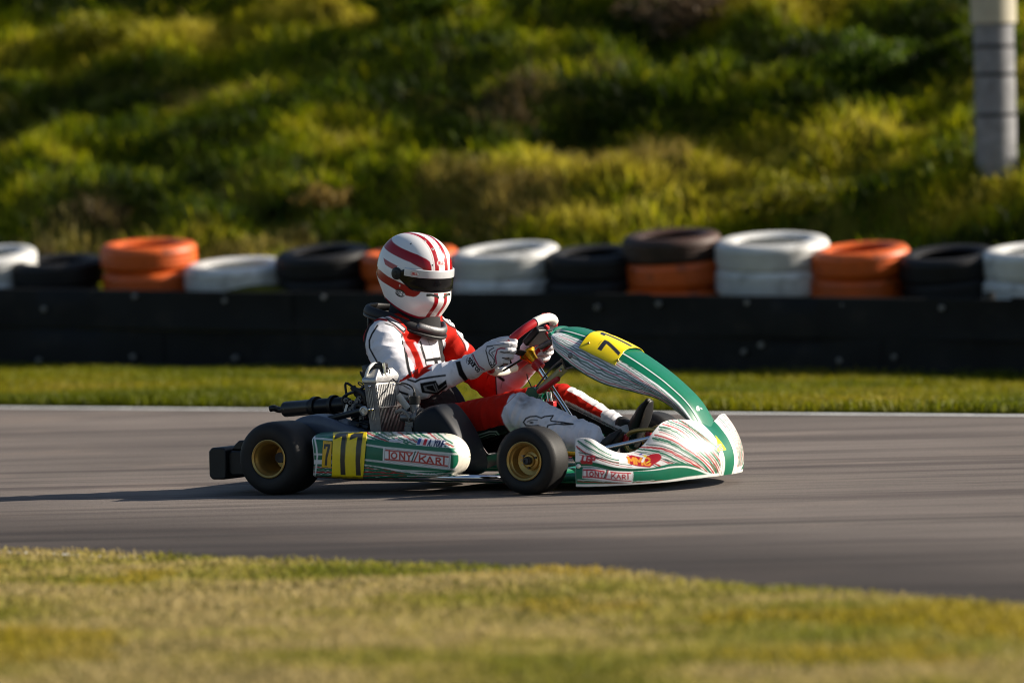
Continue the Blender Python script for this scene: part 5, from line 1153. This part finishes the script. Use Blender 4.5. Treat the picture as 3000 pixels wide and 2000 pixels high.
# ---- gloves
def glove(s):
    g = MB(); m = lambda x, y, z: np.array([x, s * y, z])
    dx = 0 if s < 0 else .022
    g.tube([m(.598 + dx, .192, .462), m(.617 + dx, .190, .468), m(.635 + dx, .189, .478)], [(.050, .050), (.049, .048), (.043, .044)], 18, cap=True)
    g.tube([m(.625 + dx, .190, .474), m(.66, .192, .490), m(.70, .196, .506), m(.728, .196, .514)], [(.040, .042), (.030, .047), (.026, .050), (.018, .048)], 16, round_cap=True, ref=(0, 1, 0))
    for k in range(4):         # four fingers closing round the rim
        f = (k - 1.5); zz = .514 - f * .0215; xx = .722 - f * .008; L = (1.0, 1.08, 1.0, .84)[k]
        pts = [m(xx - .012, .197, zz - .004), m(xx + .022 * L, .200, zz + .002), m(xx + .045 * L, .188, zz + .004), m(xx + .053 * L, .165, zz + .001), m(xx + .043 * L, .146, zz - .003), m(xx + .024 * L, .138, zz - .006)]
        g.tube(spline(pts, 12), np.linspace(.0125, .0100, 12) * (1.04, 1.06, 1.02, .92)[k], 12, round_cap=True)
    th = [m(.655, .180, .522), m(.690, .168, .548), m(.725, .160, .562), m(.760, .156, .566), m(.785, .154, .560)]
    g.tube(spline(th, 12), [.020, .0195, .019, .0175, .0165, .016, .0155, .015, .0145, .014, .0135, .012], 12, round_cap=True)
    b, N = remesh(g, .0022, 3, 0); Vg = np.array(b.v)
    dsp = np.array([noise.noise(Vector(v * 60)) * .0011 + (1 - abs(noise.noise(Vector(v * 34 + np.array([9, 9, 9])))) * 2) * .0008 for v in Vg]); Vg = Vg + N * dsp[:, None]; b.v = Vg
    Qg = np.stack([Vg[:, 0] * cY + Vg[:, 1] * sY, Vg[:, 2]], 1); pg = Paint(Qg, (.62, .61, .64), .0010)
    if s < 0:
        pg.sel = ((N @ np.array([-sY, cY, 0])) < .3).astype(float)
        pg.line(DQ(5, (530, 735), (560, 800), (600, 870), (660, 910)), 0.0053, (.30, .02, .05)); pg.line(DQ(5, (515, 740), (545, 810), (585, 880), (640, 920)), 0.0020, SK)
        pg.line(DQ(5, (800, 840), (790, 760), (810, 680), (850, 665), (900, 668)), 0.0050, (.35, .02, .06)); pg.line(DQ(5, (680, 690), (700, 760), (720, 840), (750, 890), (790, 850)), 0.0045, SK)
        pg.line(DQ(5, (770, 660), (720, 690), (715, 720), (750, 760), (775, 800), (770, 850), (745, 860), (735, 820)), 0.0036, SK); pg.line(DQ(5, (790, 690), (745, 715), (780, 770), (785, 830)), 0.0025, SK)
        pg.line(DQ(5, (690, 640), (800, 628), (900, 615), (1000, 628), (1040, 640)), 0.0025, SK); pg.line(DQ(5, (680, 690), (690, 650), (760, 640)), 0.0025, SK)
        pg.text("sparco", DQ(5, (468, 800), (590, 945), (625, 905), (505, 748)), 0.0042, SK); pg.line(DQ(5, (470, 770), (455, 800), (462, 830)), 0.0022, SK)
        for a in (((850, 705), (890, 715), (950, 712)), ((870, 775), (910, 785), (945, 780)), ((880, 850), (930, 852))): pg.line(DQ(5, *a), 0.0042, SK)
    else:
        pg.ellipse(DQ(5, (1365, 740))[0], .0085, .0095, (.05, .05, .05)); pg.ellipse(DQ(5, (1365, 740))[0], .006, .007, (.7, .7, .7)); pg.line(DQ(5, (1352, 742), (1378, 738)), .0025, SK)
        pg.line(DQ(5, (1280, 790), (1350, 800)), .002, SK); pg.line(DQ(5, (1200, 880), (1300, 890)), .002, SK)
    return pobj("glove", b, M['glove'], sharp=180, cols=pg.c)
glove(-1); glove(1)

# ---- boots
def boot(ankle, heel, toe, r):
    b = MB(); a, h, t = map(np.array, (ankle, heel, toe)); f = unit(t - h); up = unit(a - h)
    b.tube(spline([a + unit(a - h) * .02, a, (a + h) / 2 + f * .01, h + f * .015], 10), [r * 1.15, r * 1.12, r * 1.08, r * 1.05, r, r, r * .95, r * .9, r * .85, r * .8], 16, round_cap=True)
    n = 12; P = np.array([h + (t - h) * k / (n - 1) for k in range(n)]); R = np.stack([np.interp(np.linspace(0, 1, n), [0, .25, .6, .85, 1], [.034, .036, .043, .040, .024]), np.interp(np.linspace(0, 1, n), [0, .25, .6, .85, 1], [.036, .036, .028, .022, .012])], 1)
    b.tube(P, R, 16, round_cap=True)
    q, N = remesh(b, .005, 4, 1); v = np.array(q.v); q.v = v + N * np.array([noise.noise(Vector(x * 40)) * .0016 for x in v])[:, None]
    o = pobj("boot", q, M['boot'], sharp=180)
    s = MB(); off = unit(np.cross(np.cross(f, up), f)) * -.030
    s.tube(P + off * np.interp(np.linspace(0, 1, n), [0, .6, 1], [1, .85, .45])[:, None], [(a_, .006) for a_ in R[:, 0] * .98], 14, round_cap=True)
    pobj("boot_sole", s, M['blackp'], o)
boot((1.115, -.192, .185), (1.150, -.19, .115), (1.232, -.18, .212), .044)
boot((1.095, .150, .196), (1.118, .15, .165), (1.196, .15, .312), .040)

# ---- neck brace
A = []
for k in range(48):
    a = 2 * math.pi * k / 48; c, s = math.cos(a), math.sin(a)      # c=1 front, c=-1 back
    x = .225 + (.150 if c > 0 else .152) * c; y = .145 * s * (1 if c < .3 else 1 - .18 * (c - .3)); z = .662 - .072 * c - .010 * c * c * (1 if c > 0 else -1) * 0 - .040 * max(-c, 0); A.append((x, y, z))
A = np.array(A); cs = np.cos(np.arange(48) * 2 * math.pi / 48)
nbm = MB().tube(A, [(.019, .010 + .005 * smoothstep(.2, 1., c)) for c in cs], 14, ref=(0, 0, 1), closed=True)
brace = pobj("neck_brace", nbm, M['brace'], sharp=180)
pobj("brace_trim", MB().tube(A + np.array([0, 0, -.020]) + (A - A.mean(0)) * np.array([.06, .06, 0]), .0065, 8, closed=True), M['blackp'], brace)
fp = MB(); fi = [k for k in range(48) if cs[k] > .66]; fi = sorted(fi, key=lambda k: (k + 24) % 48)
fp.tube([A[k] + np.array([.008, 0, .006]) for k in fi], [(.017, .011)] * len(fi), 12, ref=(0, 0, 1), round_cap=True)
pobj("brace_front", fp, M['alud'], brace, sharp=60)
pobj("brace_back", MB().tube([A[24] + np.array([.035, -.07, -.06]), A[24] + np.array([.02, 0, -.065]), A[24] + np.array([.035, .07, -.06])], [(.045, .012)] * 3, 12, ref=(0, 0, 1), round_cap=True), M['blackp'], brace)
pobj("balaclava", MB().tube([(.255, 0, .60), (.265, 0, .66), (.27, 0, .74)], [(.11, .115), (.095, .105), (.085, .09)], 20, ref=(0, 1, 0)), mat("balaclava cloth", (.012, .012, .014), .9, bump=.1), brace)

# ---- helmet
HC = np.array([.270, 0, .826]); HR = rotm('Z', rad(-19)) @ rotm('Y', rad(11))
def hsurf(th, z):
    """th: azimuth (0 front, + left), z: height about the helmet centre"""
    th = np.asarray(th); z = np.asarray(z)
    k = np.clip(np.where(z > 0, z / .156, -z / .31), -1, 1); f = (1 - np.abs(k) ** np.where(z > 0, 2.35, 2.0)) ** (1 / 2.35)
    b = .128 * f; fr = .158 * f * np.where(z < -.02, 1 + .11 * smoothstep(-.02, -.09, z) - .24 * smoothstep(-.08, -.175, z), 1)
    bk = .158 * f * np.where(z < 0, 1 - .26 * smoothstep(-.02, -.165, z), 1)
    c, s = np.cos(th), np.sin(th); a = np.where(c > 0, fr, bk); e = 2.25
    r = (np.abs(c / np.maximum(a, 1e-6)) ** e + np.abs(s / np.maximum(b, 1e-6)) ** e) ** (-1 / e)
    r = np.where(f < 1e-4, 0, r)
    zz = z + np.clip(-z / .165, 0, 1) ** 1.3 * .092 * np.clip((.115 - r * c) / .235, 0, 1)      # the rim climbs towards the nape
    return np.stack([r * c, r * s, zz], -1)
nth, nz = 420, 190
th = np.linspace(-math.pi, math.pi, nth); zz = np.concatenate([-.165 + .309 * np.linspace(0, 1, nz - 34), .156 * np.sin(np.linspace(math.asin(.144 / .156), math.pi / 2, 35))[1:]])
TH, ZZ = np.meshgrid(th, zz, indexing='ij'); L = hsurf(TH, ZZ); P = L @ HR.T + HC
HS = Surf(P); HS.a = th * .14; 
HS.b = np.concatenate([[0], np.cumsum(np.linalg.norm(np.diff(L[nth // 4], axis=0), axis=1))])
Aq, Bq = np.meshgrid(HS.a, HS.b, indexing='ij'); HS.uv = np.stack([Aq.ravel(), Bq.ravel()], 1)
HWH, HRED = (.80, .80, .80), (.32, .003, .010)
p = Paint(HS.uv, HWH, .0011); Lf = L.reshape(-1, 3)
def hp(pts, col):
    q = HS.tr(4, *pts); p.poly(q, col); p.poly([(-a, b) for a, b in q], col)
hp([(345, 275), (400, 215), (452, 178), (470, 230), (530, 275), (660, 340), (800, 395), (920, 455), (965, 490), (985, 550), (990, 615), (885, 612), (860, 585), (700, 500), (560, 440), (430, 370)], HRED)
hp([(338, 438), (400, 480), (530, 548), (500, 612), (420, 570), (360, 530)], HRED)
hp([(243, 535), (300, 610), (400, 690), (520, 750), (640, 805), (750, 850), (850, 885), (820, 930), (780, 960), (745, 968), (650, 950), (540, 890), (420, 820), (310, 750), (262, 700)], HRED)
# rear continuation of the bands round the back of the shell
for b0, b1 in ((.205, .262), (.085, .135)):
    q0 = HS.tr(4, (345, 275) if b0 > .2 else (243, 535))[0]; q1 = HS.tr(4, (452, 178) if b0 > .2 else (262, 700))[0]
    lo, hi = min(q0[1], q1[1]), max(q0[1], q1[1])
    for s in (-1, 1): p.poly([(s * abs(q0[0]), lo), (s * .45, lo + .01), (s * .45, hi + .01), (s * abs(q1[0]), hi)], HRED)
yl = Lf[:, 1]; front = (Lf[:, 0] > -.13)
for lo, hi, c in ((.015, .034, HRED),):
    m = np.clip(.5 - (np.maximum(lo - np.abs(yl), np.abs(yl) - hi)) / .0022, 0, 1) * front; m *= np.where((Lf[:, 2] > .02) | ((Lf[:, 2] < -.05) & (Lf[:, 0] > 0)), 1, 0); p.mask(m, c)
m = np.clip(.5 - (np.abs(np.abs(yl) - .039) - .0009) / .0020, 0, 1) * front * (Lf[:, 2] > .02); p.mask(m * .6, HRED)
p.mask(np.clip((HS.b[0] + .012 - HS.uv[:, 1]) / .002, 0, 1), (.30, .01, .03)); p.mask(np.clip((.004 - HS.uv[:, 1]) / .001, 0, 1), (.02, .02, .02))
def decal(x, y, z=4):
    """centre the painter on a traced spot of the shell, in its tangent plane"""
    a, b = HS.tr1(z, x, y); i = int(np.clip(np.searchsorted(HS.a, a), 1, nth - 2)); j = int(np.clip(np.searchsorted(HS.b, b), 1, nz - 2))
    c = L[i, j]; e1 = unit(L[i - 1, j] - L[i + 1, j]) * -1.; e2 = unit(L[i, j + 1] - L[i, j - 1]); n = unit(np.cross(e1, e2)); d = Lf - c
    p.P = np.stack([d @ e1, d @ e2], 1); p.sel = (np.abs(d @ n) < .03).astype(float)
def undecal(): p.P = HS.uv; p.sel = np.ones(len(Lf))
decal(1112, 512); p.ellipse((0, 0), .0205, .0150, (.35, .05, .05)); p.ellipse((0, 0), .0190, .0136, (.80, .80, .80)); p.text("BELL", [(-.0150, -.0045), (.0150, -.0045), (.0150, .0070), (-.0150, .0070)], .0030, (.45, .01, .02)); p.line([(-.008, -.0085), (.008, -.0085)], .0014, (.1, .1, .1))
decal(555, 915); p.ellipse((0, 0), .0245, .0150, SK, -.12); p.ellipse((0, 0), .0240, .0085, HWH, -.12); p.text("RS7-X", [(-.018, -.0042), (.018, -.0080), (.018, .0040), (-.018, .0076)], .0026, SK)
for x, y in ((708, 250), (895, 153), (902, 218), (1010, 250), (1003, 328), (1097, 318), (1000, 545), (1022, 198)):
    decal(x, y); p.ellipse((0, 0), .0050, .0050, (.7, .7, .7)); p.ellipse((0, 0), .0034, .0034, (.01, .02, .02))
undecal()
c = HS.tr(4, (930, 945), (985, 940), (1060, 955), (1080, 975)); p.line(c, .0078, (.01, .01, .01)); p.line([(-a, b) for a, b in c], .0078, (.01, .01, .01)); p.ellipse(HS.tr1(4, 558, 815), .003, .004, (.6, .55, .5))
helmet = pobj("helmet", MB().grid(P, True, False, flip=False), M['lacquer'], None, sharp=180, cols=p.c)
tag(helmet, "white full-face helmet with red stripes and black visor")
inn = hsurf(th, np.full(nth, -.163)); P2 = np.stack([inn, inn * np.array([.9, .9, 1]), inn * np.array([.75, .75, 1]) + np.array([0, 0, .05])], 1) @ HR.T + HC
pobj("helmet_trim", MB().grid(P2, True, False), M['blackp'], helmet)
# visor: dark lens, silver top strip, pivot plates
def vis(t0, t1, z0f, z1f, lift, n, m_):
    G = np.zeros((n, m_, 3))
    for i in range(n):
        t = t0 + (t1 - t0) * i / (n - 1)
        for j in range(m_):
            z = z0f(t) + (z1f(t) - z0f(t)) * j / (m_ - 1); q = hsurf(t, z); nn = unit(q * np.array([1, 1.4, .5])); e = min(j, m_ - 1 - j) / 2; G[i, j] = q + nn * lift * min(1, .35 + e * .65)
    return G @ HR.T + HC
zlo = lambda t: -.046 + .040 * smoothstep(.70, 1.30, abs(t)); zhi = lambda t: .037 - .018 * smoothstep(.85, 1.30, abs(t))
G = vis(-1.30, 1.30, zlo, zhi, .0052, 90, 22); vz = pobj("visor", MB().grid(G), M['visor'], helmet, sharp=180, solid=-.001)
G = vis(-1.02, 1.02, lambda t: .005, lambda t: .038, .0075, 160, 26); VS = Surf(G); p = Paint(VS.uv, (.62, .63, .66), .001)
c = VS.tr1(4, 762, 657); p.ellipse(c, .0195, .0115, (.25, .25, .27)); p.ellipse(c, .0185, .0105, (.6, .6, .62)); p.ellipse(c, .016, .0082, (.75, .75, .76)); p.text("BELL", [(c[0] - .0125, c[1] - .0038), (c[0] + .0125, c[1] - .0038), (c[0] + .0125, c[1] + .0045), (c[0] - .0125, c[1] + .0045)], .0026, (.45, .01, .02))
pobj("visor_strip", MB().grid(G), mat("silver visor film", (1, 1, 1), .28, .25, coat=.4, attr=True), vz, sharp=180, cols=p.c)
for s in (-1, 1):
    q = hsurf(s * 1.29, .008); nn = unit(np.array([q[0] * .3, q[1], 0])); b = MB().lathe([(.024, -.006), (.024, .0035), (.021, .006), (.010, .007), (.008, .010), (.0, .010)], HR @ (q + nn * .002) + HC, HR @ nn, 28)
    pv = pobj("visor_pivot", b, M['blackp'], vz, sharp=40)
